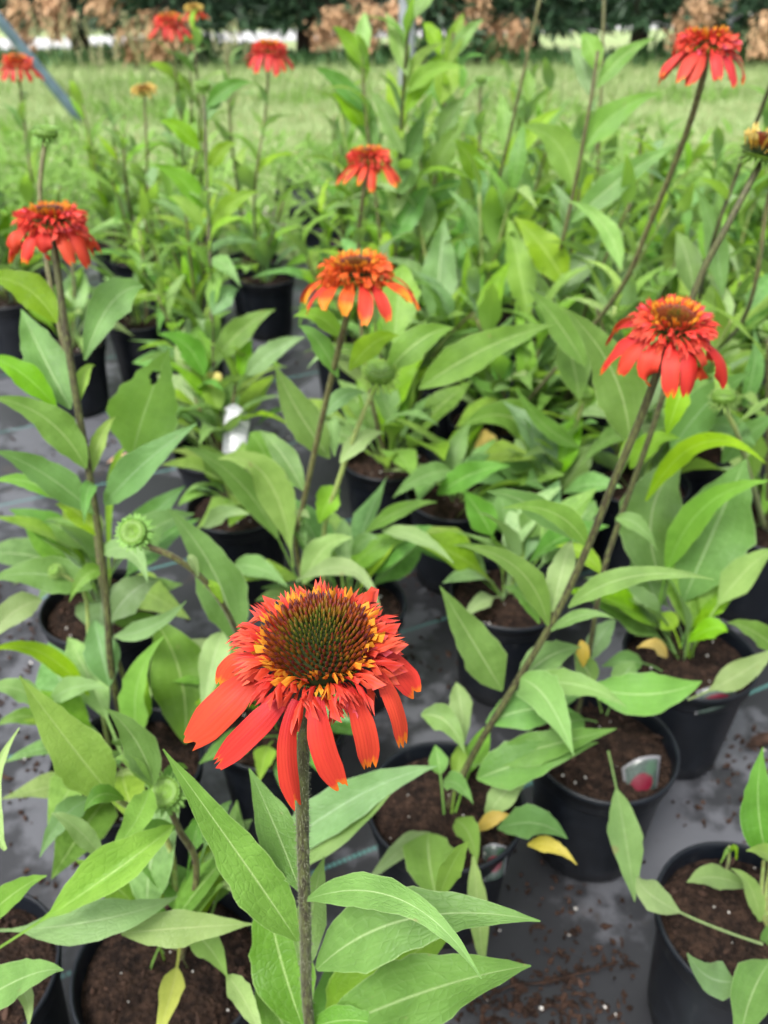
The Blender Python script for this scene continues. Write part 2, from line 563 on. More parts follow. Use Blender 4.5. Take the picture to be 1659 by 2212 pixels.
def ribbon(P0, Pm, P2, wd, nrm, NL=12, NW=6, petiole=0.0, fold=0.22, wave=0.12, freq=2.2, phase=0.0, wide=0.38, pet_w=0.0022,
           prof=None, twist=0.0, tips=None, curl=0.0, shift=0.0):
    """A blade along the curve P0 - Pm - P2 (Pm on the curve), nrm the side that is its top."""
    ctrl = Pm * 2 - (P0 + P2) * 0.5
    V, F, UV = [], [], []
    L = (Pm - P0).length + (P2 - Pm).length
    for i in range(NL + 1):
        v = i / NL
        c = P0 * ((1 - v) ** 2) + ctrl * (2 * v * (1 - v)) + P2 * (v * v)
        t = ((ctrl - P0) * (2 * (1 - v)) + (P2 - ctrl) * (2 * v))
        t.normalize()
        side = t.cross(nrm)
        if side.length < 1e-4:
            side = t.orthogonal()
        side.normalize()
        nn = side.cross(t)
        if twist:
            q = Quaternion(t, twist * v)
            side = q @ side
            nn = q @ nn
        if prof is not None:
            hw = wd / 2 * prof(v)
        else:
            s = (v - petiole) / (1 - petiole)
            hw = wd / 2 * prof_leaf(s, wide)
            if v < 0.97:
                hw = max(hw, pet_w / 2 * (1 - 0.3 * v))
            if v >= 0.999:
                hw = 0.0004
        for j in range(NW + 1):
            u = j / NW
            s = 2 * u - 1
            f = fold
            hw0 = hw
            if prof is None:
                e = 1.0 if s > 0 else 1.63
                hw = hw * (1 + abs(s) * (.045 * math.sin(v * 21 * e + phase * 3.1) + .035 * math.sin(v * 47 + phase * 7.7 * e)))
            off = abs(s) * hw * math.sin(f) + wave * hw * s * s * math.sin(v * freq * 6.28 + phase + (2.1 if s > 0 else 0))
            off += curl * hw * (s * s) * (v ** 2) * 2
            p = c + side * (s * hw * math.cos(f)) + nn * off
            if tips is not None:
                p = p + t * (L * tips[j] * max(0.0, (v - 0.72) / 0.28))
            V.append(p)
            UV.append((u, v))
            hw = hw0
    for i in range(NL):
        for j in range(NW):
            a = i * (NW + 1) + j
            F.append((a, a + 1, a + NW + 2, a + NW + 1))
    return V, F, UV


def tube(pts, rads, sides=8, cap=True):
    V, F, UV = [], [], []
    n = len(pts)
    up = Vector((0.3, 1, 0.1)).normalized()
    for i, p in enumerate(pts):
        t = (pts[min(i + 1, n - 1)] - pts[max(i - 1, 0)]).normalized()
        a = t.cross(up).normalized()
        b = t.cross(a)
        for k in range(sides):
            an = 2 * PI * k / sides
            V.append(p + (a * math.cos(an) + b * math.sin(an)) * rads[i])
            UV.append((k / sides, i / (n - 1)))
    for i in range(n - 1):
        for k in range(sides):
            k2 = (k + 1) % sides
            F.append((i * sides + k, i * sides + k2, (i + 1) * sides + k2, (i + 1) * sides + k))
    if cap:
        F.append(tuple(range(sides))[::-1])
        F.append(tuple((n - 1) * sides + k for k in range(sides)))
    return V, F, UV


def spline(pts, n):
    """Catmull-Rom through pts, n samples."""
    P = [pts[0] * 2 - pts[1]] + list(pts) + [pts[-1] * 2 - pts[-2]]
    out = []
    m = len(pts) - 1
    for i in range(n):
        s = i / (n - 1) * m
        k = min(int(s), m - 1)
        t = s - k
        a, b, c, d = P[k], P[k + 1], P[k + 2], P[k + 3]
        out.append(0.5 * ((2 * b) + (c - a) * t + (2 * a - 5 * b + 4 * c - d) * t * t + (3 * b - a - 3 * c + d) * t ** 3))
    return out


def lathe(prof, sides=40):
    V, F = [], []
    for r, z in prof:
        for k in range(sides):
            a = 2 * PI * k / sides
            V.append((r * math.cos(a), r * math.sin(a), z))
    for i in range(len(prof) - 1):
        for k in range(sides):
            k2 = (k + 1) % sides
            F.append((i * sides + k, i * sides + k2, (i + 1) * sides + k2, (i + 1) * sides + k))
    return V, F


def chunk(rng, p, r, flat=1.0):
    """An irregular little lump."""
    V = []
    for s in ((1, 0, 0), (-1, 0, 0), (0, 1, 0), (0, -1, 0), (0, 0, 1), (0, 0, -1)):
        V.append(Vector(s) * r * rng.uniform(0.6, 1.2))
    q = Quaternion((rng.random() - .5, rng.random() - .5, rng.random() - .5), rng.uniform(0, 6))
    V = [q @ Vector((a.x * flat, a.y, a.z)) + p for a in V]
    F = [(0, 2, 4), (2, 1, 4), (1, 3, 4), (3, 0, 4), (2, 0, 5), (1, 2, 5), (3, 1, 5), (0, 3, 5)]
    return V, F


# ------------------------------------------------------------------ the setting: ground, lawn, road
def sheet(name, x0, x1, y0, y1, z, nx, ny, mat, fn=None):
    V, F = [], []
    for j in range(ny + 1):
        for i in range(nx + 1):
            x = x0 + (x1 - x0) * i / nx
            y = y0 + (y1 - y0) * j / ny
            V.append((x, y, z + (fn(x, y) if fn else 0)))
    for j in range(ny):
        for i in range(nx):
            a = j * (nx + 1) + i
            F.append((a, a + 1, a + nx + 2, a + nx + 1))
    return tag(link(name, mesh(name, V, F, mat)), kind='structure')


sheet('lawn', -150, 150, -60, 240, -0.012, 30, 30, M['lawn'])
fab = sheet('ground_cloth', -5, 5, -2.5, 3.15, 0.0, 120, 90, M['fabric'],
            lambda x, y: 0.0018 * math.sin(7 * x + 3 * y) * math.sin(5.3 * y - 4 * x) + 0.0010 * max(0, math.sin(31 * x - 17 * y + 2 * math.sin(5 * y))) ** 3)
# the pale road runs off at a slant, farther away on the right
V, F = [], []
for k in range(41):
    x = -60 + 3 * k
    V += [(x, 14.9 + .47 * x, -.004), (x, 17.9 + .62 * x if x > -4 else 15.5 + (x + 4) * .47, -.004)]
for k in range(40):
    F.append((2 * k, 2 * k + 2, 2 * k + 3, 2 * k + 1))
tag(link('gravel_road', mesh('gravel_road', V, F, M['road'])), kind='structure')


def blades(name, n, x0, x1, y0, y1, h0, h1, wd, mat, seed, lean=0.5, kind='stuff', dens=None):
    rs = np.random.RandomState(seed)
    x = rs.uniform(x0, x1, n)
    y = y0 + (y1 - y0) * rs.rand(n) ** 1.3
    if dens is not None:
        keep = rs.rand(n) < dens(x, y)
        x, y = x[keep], y[keep]
        n = len(x)
    h = rs.uniform(h0, h1, n)
    a = rs.uniform(0, 2 * PI, n)
    b = rs.uniform(0, 2 * PI, n)
    le = rs.uniform(0.1, 1, n) * lean
    V = np.zeros((n, 5, 3), dtype=np.float32)
    ca, sa = np.cos(a) * wd / 2, np.sin(a) * wd / 2
    for k, (t, ww) in enumerate(((0, -1), (0, 1), (0.55, 0.8), (0.55, -0.8), (1, 0))):
        V[:, k, 0] = x + ca * ww + np.cos(b) * h * le * t * t
        V[:, k, 1] = y + sa * ww + np.sin(b) * h * le * t * t
        V[:, k, 2] = -0.012 + h * t * (1 - 0.3 * le * t)
    base = (np.arange(n) * 5)[:, None]
    q = base + np.array([[0, 1, 2, 3]])
    tr = base + np.array([[3, 2, 4]])
    me = bpy.data.meshes.new(name)
    me.from_pydata(V.reshape(-1, 3).tolist(), [], q.tolist() + tr.tolist())
    me.materials.append(mat)
    return tag(link(name, me), kind=kind)


tag(blades('lawn_grass', 42000, -3.2, 3.2, 3.1, 8.0, 0.03, 0.09, 0.006, M['grass'], 3), 'short green lawn grass beyond the ground cloth', 'grass')
tag(blades('rough_grass', 13000, -6, 6, 7.8, 11.0, 0.04, 0.16, 0.012, M['grass'], 4), 'taller unmown grass below the conifers', 'grass')
tag(blades('dry_lawn_grass', 6000, -4, 4, 5.0, 9.5, 0.02, 0.06, 0.007, M['drygrass'], 5), 'straw coloured clippings lying on the mown lawn', 'grass')

tag(blades('clover_tufts', 14000, -3.5, 3.5, 3.2, 9.0, 0.04, 0.14, 0.02, M['weed'], 6, 0.9,
           dens=lambda x, y: (np.sin(x * 3.1 + 1.3 * np.sin(y * 2)) * np.sin(y * 2.3 + x) > .25)), 'darker leafy tufts scattered over the lawn', 'grass')

# broadleaf weeds along the far edge of the cloth
def weeds(name, n, x0, x1, y0, y1, h, size, mat, seed):
    rng = random.Random(seed)
    mb = MB()
    for _ in range(n):
        p = Vector((rng.uniform(x0, x1), rng.uniform(y0, y1), 0))
        az = rng.uniform(0, 2 * PI)
        hh = h * rng.uniform(0.1, 1) ** 1.3
        d = Vector((math.cos(az), math.sin(az), rng.uniform(-0.1, 0.7)))
        L = size * rng.uniform(0.5, 1.3)
        b = p + Vector((0, 0, hh))
        V, F, UV = ribbon(b, b + d * L * 0.5 + Vector((0, 0, L * 0.08)), b + d * L, L * 0.32, Vector((0, 0, 1)), 4, 2, fold=0.2, wave=0)
        mb.add(V, F, UV)
    return tag(link(name, mb.mesh(name, mat)), kind='stuff')


tag(weeds('edge_weeds', 5200, -1.9, 2.2, 3.0, 4.1, 0.30, 0.085, M['weed'], 8), 'low broadleaf weeds growing along the far cloth edge', 'weeds')
tag(weeds('side_weeds', 3400, 0.75, 2.2, 2.35, 3.2, 0.34, 0.10, M['weed'], 9), 'light green leafy weeds behind the right hand plants', 'weeds')

# ------------------------------------------------------------------ background: conifers, hedge, posts
def spray_mass(rng, n, fn, L0, L1, wd, droop):
    mb = MB()
    for _ in range(n):
        p, out = fn(rng)
        d = (out + Vector((rng.gauss(0, .45), rng.gauss(0, .45), -droop + rng.gauss(0, .35)))).normalized()
        L = rng.uniform(L0, L1)
        s = d.cross(Vector((rng.gauss(0, 1), rng.gauss(0, 1), rng.gauss(0, 1)))).normalized() * wd * rng.uniform(.6, 1.3)
        a, b, c = p, p + d * L * 0.55, p + d * L
        mb.add([a, b + s, c, b - s], [(0, 1, 2, 3)])
    return mb


def conifer_parts(seed):
    rng = random.Random(seed)
    H = rng.uniform(3.4, 4.4)
    rad = rng.uniform(0.75, 0.95)
    z0 = rng.uniform(0.24, 0.42)

    def inside(r):
        z = z0 + (H - z0) * r.random() ** 1.6
        rr = rad * (1 - (z - z0) / (H - z0)) ** 0.7 * math.sqrt(r.uniform(0.15, 1)) * (0.75 + 0.35 * math.sin(z * 7 + r.choice((0, 1, 2, 3)) * 1.57))
        a = r.uniform(0, 2 * PI)
        o = Vector((math.cos(a), math.sin(a), 0))
        return o * rr + Vector((0, 0, z)), o
    crown = spray_mass(rng, 5200, inside, 0.10, 0.26, 0.022, 0.35).mesh('crown', M['conifer'], False)
    pts = spline([Vector((0, 0, -0.05)), Vector((0.03, 0.02, H * .4)), Vector((0, 0, H * .95))], 10)
    V, F, UV = tube(pts, [0.11 * (1 - 0.9 * i / 9) + 0.008 for i in range(10)], 8)
    tr = mesh('trunk', V, F, M['trunk'], UV)
    dead = []
    for k in range(4):
        a = -PI / 2 + rng.uniform(-1.25, 1.25)
        o = Vector((math.cos(a), math.sin(a), 0))
        c = o * rad * rng.uniform(.75, 1.0) + Vector((0, 0, rng.uniform(0.34, .75)))
        ln = rng.uniform(.25, .45)

        def ins(r):
            q = Vector((r.gauss(0, .07), r.gauss(0, .06), -r.random() * ln + 0.1))
            return c + q, o
        m2 = spray_mass(rng, 330, ins, .05, .15, .013, 0.9)
        bp = spline([Vector((0, 0, c.z + .25)), c * .5 + Vector((0, 0, c.z * .5 + .16)), c + Vector((0, 0, .08))], 6)
        V, F, UV = tube(bp, [.016, .014, .012, .01, .008, .006], 5)
        dead.append((mesh('dead_branch', V, F, M['trunk'], UV), m2.mesh('dry_sprays', M['deadspray'], False)))
    return crown, tr, dead


protos = [conifer_parts(s) for s in (11, 12, 13)]
rng = random.Random(5)
CON = [(-5.2, 'outermost conifer of the row on the left'), (-3.75, 'conifer behind the slanting blue pipe, first in view on the left'),
       (-2.3, 'conifer behind the tallest far red bloom'), (-0.95, 'conifer with brown dead sprays above the far bloom left of the grey post'),
       (0.55, 'conifer just right of the thick grey post'), (1.75, 'conifer between the grey post and the thin dark post, its trunk bare at the foot'),
       (3.0, 'conifer beside the thin dark post at the top right'), (4.4, 'conifer behind the high red bloom in the upper right corner'), (5.8, 'outermost conifer of the row on the right')]
for i, (x, lab) in enumerate(CON):
    crown, tr, dead = protos[i % 3]
    y = 11.0 + rng.uniform(-0.3, 0.45)
    x *= 0.95
    root = link('conifer_tree', None, None, (x, y, -0.012))
    root.rotation_euler = (0, 0, rng.uniform(-0.5, 0.5))
    root.scale = (1, 1, rng.uniform(0.9, 1.1))
    tag(root, lab, 'tree', 'row of conifers beyond the lawn')
    link('crown', crown, root)
    link('trunk', tr, root)
    for d in dead:
        br = tag(link('dead_branch', d[0], root), 'dry brown branch')
        tag(link('dry_sprays', d[1], br), kind='stuff')


def hedge_in(r):
    x = r.uniform(-16, 16)
    z = 4.5 * r.random() ** 1.4
    y = 25 + r.uniform(-1, 1.4) + 0.5 * math.sin(x * 1.3)
    return Vector((x, y, z)), Vector((0, -1, 0.2))


hm = spray_mass(random.Random(21), 15000, hedge_in, 0.2, 0.5, 0.1, 0.1)
tag(link('far_hedge', hm.mesh('far_hedge', M['hedge'], False)), 'dark leafy hedge beyond the pale gravel road', 'hedge', kind='stuff')


def under_in(r):
    x = r.uniform(-6.5, 6.5)
    return Vector((x, 10.5 + r.gauss(0, .25), -0.01 + 0.26 * r.random() * (0.5 + 0.4 * math.sin(x * 2.1)))), Vector((0, -.3, 0.6))


um = spray_mass(random.Random(22), 5200, under_in, 0.08, 0.2, 0.018, -0.4)
tag(link('tree_undergrowth', um.mesh('tree_undergrowth', M['hedge'], False)), 'dark low undergrowth along the foot of the conifers', 'undergrowth', kind='stuff')


def pole(name, pts, r, mat, label, cat):
    root = link(name, None, None, pts[0])
    P = [p - pts[0] for p in pts]
    V, F, UV = tube(spline(P, 12), [r] * 12, 16)
    link('pipe', mesh('pipe', V, F, mat, UV), root)
    tag(root, label, cat)
    return root


g0 = ground(176, 262)
top = at(0, 45, 5.4)
e = g0 + (top - g0) * 1.25
pole('brace_pipe', [g0, (g0 + e) / 2, e], 0.035, M['bluepole'], 'slanting blue grey brace pipe at the left edge of the lawn', 'pipe')
g1 = ground(877, 250)
pole('steel_post', [g1, g1 + Vector((0, 0, 1.2)), g1 + Vector((0, 0, 2.4))], 0.058, M['pole'], 'thick grey upright post standing behind the tall leafy stems', 'post')
g2 = ground(1562, 140)
pole('thin_post', [g2, g2 + Vector((0, 0, 1)), g2 + Vector((0, 0, 2))], 0.028, M['pole'], 'thin dark upright post among the conifers behind the red bloom', 'post')

# board at the end of the cloth
bb = ground(592, 502)
mb = MB()
bx = 0.42
mb.add([(-bx, -.02, 0), (bx, -.02, 0), (bx, .02, 0), (-bx, .02, 0), (-bx, -.02, .07), (bx, -.02, .07), (bx, .02, .07), (-bx, .02, .07)],
       [(0, 1, 5, 4), (1, 2, 6, 5), (2, 3, 7, 6), (3, 0, 4, 7), (4, 5, 6, 7)])
o = link('edging_board', mb.mesh('edging_board', M['board'], False), None, (bb.x, bb.y + .1, 0.002))
o.rotation_euler = (0, 0, 0.05)
tag(o, 'pale weathered board lying on edge at the far end of the cloth', 'board')

# seed-headed tall grass at the left of the lawn
def seed_grass(p, h, seed, label):
    rng = random.Random(seed)
    root = link('tall_grass', None, None, p)
    tag(root, label, 'grass', 'seeding grasses on the lawn')
    mb = MB()
    hd = MB()
    for k in range(9):
        a = rng.uniform(0, 6.28)
        l = rng.uniform(.05, .3)
        hh = h * rng.uniform(.7, 1)
        tipp = Vector((math.cos(a) * l * h, math.sin(a) * l * h, hh))
        pts = spline([Vector((0, 0, 0)), tipp * .5 + Vector((0, 0, .06 * h)), tipp], 6)
        V, F, UV = tube(pts, [.0028 * (1 - .1 * i) for i in range(6)], 4)
        mb.add(V, F)
        for q in range(22):
            b = tipp * (0.74 + .26 * q / 22)
            d = Vector((rng.gauss(0, 1), rng.gauss(0, 1), rng.uniform(.2, 1))).normalized() * rng.uniform(.02, .06) * h
            s = d.orthogonal().normalized() * .004
            hd.add([b, b + d * .6 + s, b + d, b + d * .6 - s], [(0, 1, 2, 3)])
    link('stalk', mb.mesh('stalk', M['grass']), root)
    tag(link('seed_head', hd.mesh('seed_head', M['drygrass'], False), root), kind='stuff')


for k, (px, py, h, lb) in enumerate(((235, 262, .62, 'tall grass clump with pale seed heads left of the far coneflowers'),
                                     (330, 232, .7, 'tall seeding grass just left of the tallest far red bloom'),
                                     (150, 225, .75, 'tall seeding grass behind the slanting pipe'),
                                     (505, 240, .6, 'seeding grass clump between two far red blooms'))):
    seed_grass(ground(px, py), h, 40 + k, lb)

# ------------------------------------------------------------------ pots
POT_H, POT_R = 0.165, 0.083
V, F = lathe([(0.0, 0.0), (0.058, 0.0), (0.063, 0.004), (0.0655, 0.03), (0.0745, 0.136), (0.0752, 0.1395)], 44)
pv = []
for i, p in enumerate(V):
    k = i % 44
    ring = i // 44
    f = 1 + (0.012 if (k % 4 == 0 and 2 <= ring <= 3) else 0)
    pv.append((p[0] * f, p[1] * f, p[2]))
pot_me = mesh('pot', pv, F, M['pot'])
V, F = lathe([(0.0752, 0.1385), (0.0785, 0.1392), (0.0795, 0.142), (0.0800, 0.1575), (0.0822, 0.1582), (0.0832, 0.161), (0.0826, 0.1652), (0.0808, 0.166),
              (0.0793, 0.1645), (0.0785, 0.157), (0.0768, 0.148), (0.0755, 0.136), (0.071, 0.10)], 44)
rim_me = mesh('rim', V, F, M['pot'])


def soil_mesh(seed):
    rs = random.Random(seed)
    V, F, nr, ns = [(0, 0, 0.006)], [], 9, 30
    ph = [rs.uniform(0, 6) for _ in range(4)]
    for i in range(1, nr + 1):
        r = 0.0765 * i / nr
        for k in range(ns):
            a = 2 * PI * k / ns + (i % 2) * PI / ns
            z = 0.006 * (1 - (i / nr) ** 2) + rs.gauss(0, .0014) + .002 * math.sin(3 * a + ph[0]) * i / nr
            V.append((r * math.cos(a), r * math.sin(a), z if i < nr else -0.002))
    for k in range(ns):
        F.append((0, 1 + k, 1 + (k + 1) % ns))
    for i in range(1, nr):
        for k in range(ns):
            a = 1 + (i - 1) * ns
            b = 1 + i * ns
            F.append((a + k, b + k, b + (k + 1) % ns, a + (k + 1) % ns))
    s = mesh('soil', V, F, M['soil'])
    mb, mk = MB(), MB()
    for _ in range(9):
        r, a = 0.072 * math.sqrt(rs.random()), rs.uniform(0, 6.28)
        v, f = chunk(rs, Vector((r * math.cos(a), r * math.sin(a), 0.0055)), rs.uniform(.0008, .0022))
        mb.add(v, f)
    for _ in range(60):
        r, a = 0.072 * math.sqrt(rs.random()), rs.uniform(0, 6.28)
        v, f = chunk(rs, Vector((r * math.cos(a), r * math.sin(a), 0.004)), rs.uniform(.0012, .0052) * rs.uniform(.6, 1), rs.uniform(1, 3.2))
        mk.add(v, f)
    return s, mb.mesh('perlite', M['perlite'], False), mk.mesh('bark_chips', M['bark'], False)


SOILS = [soil_mesh(s) for s in range(4)]
pot_count = [0]


def new_pot(loc, label, name='potted_coneflower', cat='potted plant', group='potted coneflowers on the ground cloth'):
    i = pot_count[0]
    pot_count[0] += 1
    root = link(name, None, None, (loc.x, loc.y, 0.003))
    tag(root, label, cat, group)
    p = link('pot', pot_me, root)
    p.rotation_euler = (0, 0, i * 1.7)
    link('rim', rim_me, p)
    s, pe, bk = SOILS[i % 4]
    so = link('soil', s, root, (0, 0, 0.148))
    so.rotation_euler = (0, 0, i * 2.3)
    tag(link('perlite', pe, so), kind='stuff')
    tag(link('bark_chips', bk, so), kind='stuff')
    return root


# ------------------------------------------------------------------ plant builders
def add_stem(root, pts, r0=0.0034, r1=0.0026, mat='stem_olive', n=18, sides=8, name='stem'):
    P = spline(pts, n)
    L = root.location
    base = P[0]
    V, F, UV = tube([p - base for p in P], [r0 + (r1 - r0) * i / (n - 1) for i in range(n)], sides)
    link(name, mesh(name, V, F, M[mat], UV), root, base - L)
    return P


CAMP = Vector((0, 0, CAM_H))


def add_leaf(root, b, tip, wpx, db, dt=None, mid=None, dm=None, mat='leaf', face=0.75, roll=0.0, petiole=0.0, fold=0.30, wave=0.17, seed=0, wide=0.38,
             arch=0.012, NL=14, NW=6, hole=None, twist=0.0, label=None, pet_w=0.0024):
    """A single leaf from its attachment to its tip; wpx its breadth as the photograph shows it."""
    dt = db if dt is None else dt
    rng = random.Random(hash((round(b[0]), round(b[1]), round(tip[0]))) & 0xffff)
    P0 = at(b[0], b[1], db)
    P2 = at(tip[0], tip[1], dt)
    dmid = (db + dt) / 2 if dm is None else dm
    if mid is None:
        Pm = at((b[0] + tip[0]) / 2, (b[1] + tip[1]) / 2, dmid)
        Pm = Pm + Vector((0, 0, arch))
    else:
        Pm = at(mid[0], mid[1], dmid)
    wd = wpx * dmid / FPX
    view = (CAMP - Pm).normalized()
    n = (view * face + Vector((0, 0, 1)) * (1 - face)).normalized()
    if roll:
        n = Quaternion((P2 - P0).normalized(), R(roll)) @ n
    V, F, UV = ribbon(Vector((0, 0, 0)), Pm - P0, P2 - P0, wd, n, NL, NW, petiole, fold, wave * rng.uniform(.7, 1.3), rng.uniform(1.6, 2.8), rng.uniform(0, 6), wide,
                      twist=twist, pet_w=pet_w)
    if hole:
        F = [f for f in F if not (((sum(UV[i][0] for i in f) / 4 - hole[0]) / hole[2]) ** 2 + ((sum(UV[i][1] for i in f) / 4 - hole[1]) / hole[3]) ** 2 < 1 + .35 * math.sin(f[0]))]
    o = link('leaf', mesh('leaf', V, F, M[mat], UV), root, P0 - root.location)
    if label or mat == 'yellow':
        o['label'] = label or 'yellowing leaf'
    return o


# shared leaf shapes for the many leaves that are not drawn one by one
def variants(n, seed, basal, mats):
    rng = random.Random(seed)
    out = {}
    for m in mats:
        out[m] = []
        for k in range(n):
            L = 1.0
            arch = rng.uniform(0.05, 0.22)
            droop = rng.uniform(-0.05, 0.30)
            P2 = Vector((rng.uniform(-.12, .12), L, -droop))
            Pm = Vector((rng.uniform(-.03, .03), L * .52, arch))
            if basal:
                wd, pet, wide = rng.uniform(.27, .36), rng.uniform(.28, .42), .45
            else:
                wd, pet, wide = rng.uniform(.21, .31), 0.03, rng.uniform(.28, .40)
            V, F, UV = ribbon(Vector((0, 0, 0)), Pm, P2, wd, Vector((0, 0, 1)), 10, 4, pet, rng.uniform(.1, .4), rng.uniform(.05, .2), rng.uniform(1.5, 2.8),
                              rng.uniform(0, 6), wide, pet_w=0.022, twist=rng.uniform(-.5, .5))
            out[m].append(mesh('leaf', V, F, M[m], UV))
    return out


VB = variants(6, 71, True, ('leaf', 'bright', 'pale', 'blue', 'yellow'))
VS = variants(7, 72, False, ('leaf', 'bright', 'pale', 'blue', 'yellow'))


def put_leaf(root, rng, p, az, pitch, L, basal, mat=None):
    if mat is None:
        x = rng.random()
        mat = 'leaf' if x < .36 else 'bright' if x < .76 else 'blue' if x < .84 else 'pale' if x < .996 else 'yellow'
    o = link('leaf', rng.choice((VB if basal else VS)[mat]), root, p - root.location)
    o.rotation_mode = 'QUATERNION'
    o.rotation_quaternion = Quaternion((0, 0, 1), az - PI / 2) @ Quaternion((1, 0, 0), pitch) @ Quaternion((0, 1, 0), rng.uniform(-.45, .45))
    o.scale = (L, L, L)
    if mat == 'yellow':
        o['label'] = 'yellowing leaf'
    return o


def basal(root, rng, n, L=0.16, spread=1.0, az0=None, azr=PI, mats=None):
    for k in range(n):
        az = (az0 + rng.uniform(-azr, azr)) if az0 is not None else rng.uniform(0, 2 * PI)
        r = rng.uniform(.004, .018)
        p = root.location + Vector((math.cos(az) * r, math.sin(az) * r, .148))
        put_leaf(root, rng, p, az, rng.uniform(.35, 1.15) * spread, L * rng.uniform(.7, 1.15), True, rng.choice(mats) if mats else None)


def stem_leaves(root, rng, P, n, L0=0.12, L1=0.07, lo=.12, hi=.9, pitch=(.2, .8), mats=None):
    az = rng.uniform(0, 6.28)
    for k in range(n):
        f = lo + (hi - lo) * (k + rng.uniform(-.25, .25)) / max(n - 1, 1)
        s = max(0, min(.999, f)) * (len(P) - 1)
        i = int(s)
        p = P[i].lerp(P[i + 1], s - i)
        az += 2.4 + rng.uniform(-.5, .5)
        put_leaf(root, rng, p, az, rng.uniform(*pitch), (L0 + (L1 - L0) * k / max(n - 1, 1)) * rng.uniform(.8, 1.15), False, rng.choice(mats) if mats else None)


# --- flower parts, made once and shared
def floret_shape(seed, L, wd, lobes, flare, bend):
    rng = random.Random(seed)
    mb = MB()
    NW = lobes * 2
    tips = []
    for j in range(NW + 1):
        tips.append((0.22 if j % 2 else -0.16) * rng.uniform(.6, 1.4))
    tips[0] = tips[-1] = -0.05

    def pr(v):
        return 0.16 + (v ** (flare + .3)) * 0.95
    P2 = Vector((rng.uniform(-.1, .1) * L, math.sin(bend) * L * .8, math.cos(bend) * L))
    Pm = Vector((0, math.sin(bend) * L * .22, L * .5))
    V, F, UV = ribbon(Vector((0, 0, 0)), Pm, P2, wd, Vector((0, -1, .2)), 6, NW, prof=pr, fold=-.75, wave=.18, phase=rng.uniform(0, 6), tips=tips, curl=rng.uniform(-.6, .5))
    mb.add(V, F, UV)
    return mb


FL_OUT = [floret_shape(100 + k, .0122 + .0007 * k, .0060, (3, 2, 4, 2, 3, 1)[k], 1.2, .35 + .1 * k) for k in range(6)]
FL_IN = [floret_shape(120 + k, .0095, .0046, 2, 1.1, .15 + .08 * k) for k in range(5)]


def mbmesh(mb, name, mat):
    return mesh(name, mb.v, mb.f, M[mat], mb.uv)


FL_MESH = {}
for m in ('floret', 'floret_in', 'floret_pink', 'floret_warm', 'floret_yellow', 'petal_orange'):
    FL_MESH[m] = ([mbmesh(q, 'floret', m) for q in FL_OUT], [mbmesh(q, 'floret', m) for q in FL_IN])


def spike_shape():
    V, F, UV = [], [], []
    pr = [(0.00055, 0.0), (0.00062, 0.45), (0.00068, 0.72), (0.00042, 0.90), (0.0001, 1.0)]
    for r, z in pr:
        for k in range(5):
            a = 2 * PI * k / 5
            V.append(Vector((r * math.cos(a), r * math.sin(a), z * .0078)))
            UV.append((k / 5, z))
    for i in range(4):
        for k in range(5):
            F.append((i * 5 + k, i * 5 + (k + 1) % 5, i * 5 + 5 + (k + 1) % 5, i * 5 + 5 + k))
    return V, F, UV


SPK = spike_shape()
SPK_ME = {m: mesh('disc_floret', SPK[0], SPK[1], M[m], SPK[2]) for m in ('spike_c', 'spike_m', 'spike_o')}


def petal_shape(seed, L, wd, droop0, droop1, curl):
    """A ray petal: starts outward (+Y) at angle droop0 below level and bends down to droop1."""
    rng = random.Random(seed)
    d0 = Vector((0, math.cos(droop0), -math.sin(droop0)))
    d1 = Vector((rng.uniform(-.12, .12), math.cos(droop1), -math.sin(droop1)))
    Pm = d0 * L * .5
    P2 = Pm + d1 * L * .5
    tips = [0, .03, -.06, .05, -.07, .03, 0]
    rng.shuffle(tips)

    def pr(v):
        return (0.34 + 0.66 * min(1, v / .5) ** .8) * (1 if v < .82 else 1 - .45 * ((v - .82) / .18) ** 1.5)
    V, F, UV = ribbon(Vector((0, 0, 0)), Pm, P2, wd, Vector((0, 0, 1)), 10, 6, prof=pr, fold=-.22, wave=.14, freq=1.2, phase=rng.uniform(0, 6), tips=tips, curl=curl)
    return V, F, UV


def petal_set(mat, d0, d1, seed, L=.047, wd=.0148):
    out = []
    for k in range(6):
        r = random.Random(seed + k)
        V, F, UV = petal_shape(seed + k, L * r.uniform(.85, 1.12), wd * r.uniform(.8, 1.15), d0 + r.uniform(-.15, .2), d1 + r.uniform(-.2, .25), r.uniform(-.4, .5))
        out.append(mesh('petal', V, F, M[mat], UV))
    return out


PET = {'droop': petal_set('petal', .45, 1.15, 300), 'dropfar': petal_set('petal_far', .45, 1.05, 320),
       'spread': petal_set('petal_orange', .25, .85, 340, .046, .0150), 'shallow': petal_set('petal_warm', .4, .95, 360)}
PET['mixed'] = PET['spread'][:5] + petal_set('petal_warm', .3, .9, 380, .046, .0155)[:1]

V, F = lathe([(0.0215, -.004), (0.0225, 0.0), (0.0212, .0045), (0.017, .0095), (0.010, .0128), (0.004, .0140), (0.0003, .0142)], 28)
DOME = mesh('flower_head', V, F, M['cone'])
DOME_S = mesh('flower_head', [(x * .66, y * .66, z * .62) for x, y, z in V], F, M['cone'])
DOME_A = mesh('flower_head', [(x, y, z * .72) for x, y, z in V], F, M['cone'])


def dome_pt(f, a):
    """Point and normal on the dome, f 0 centre .. 1 edge."""
    r = 0.0215 * f
    z = 0.0142 - 0.0105 * f * f - .002 * f ** 6
    n = Vector((math.cos(a) * f * 1.0, math.sin(a) * f * 1.0, 0.95)).normalized()
    return Vector((r * math.cos(a), r * math.sin(a), z)), n


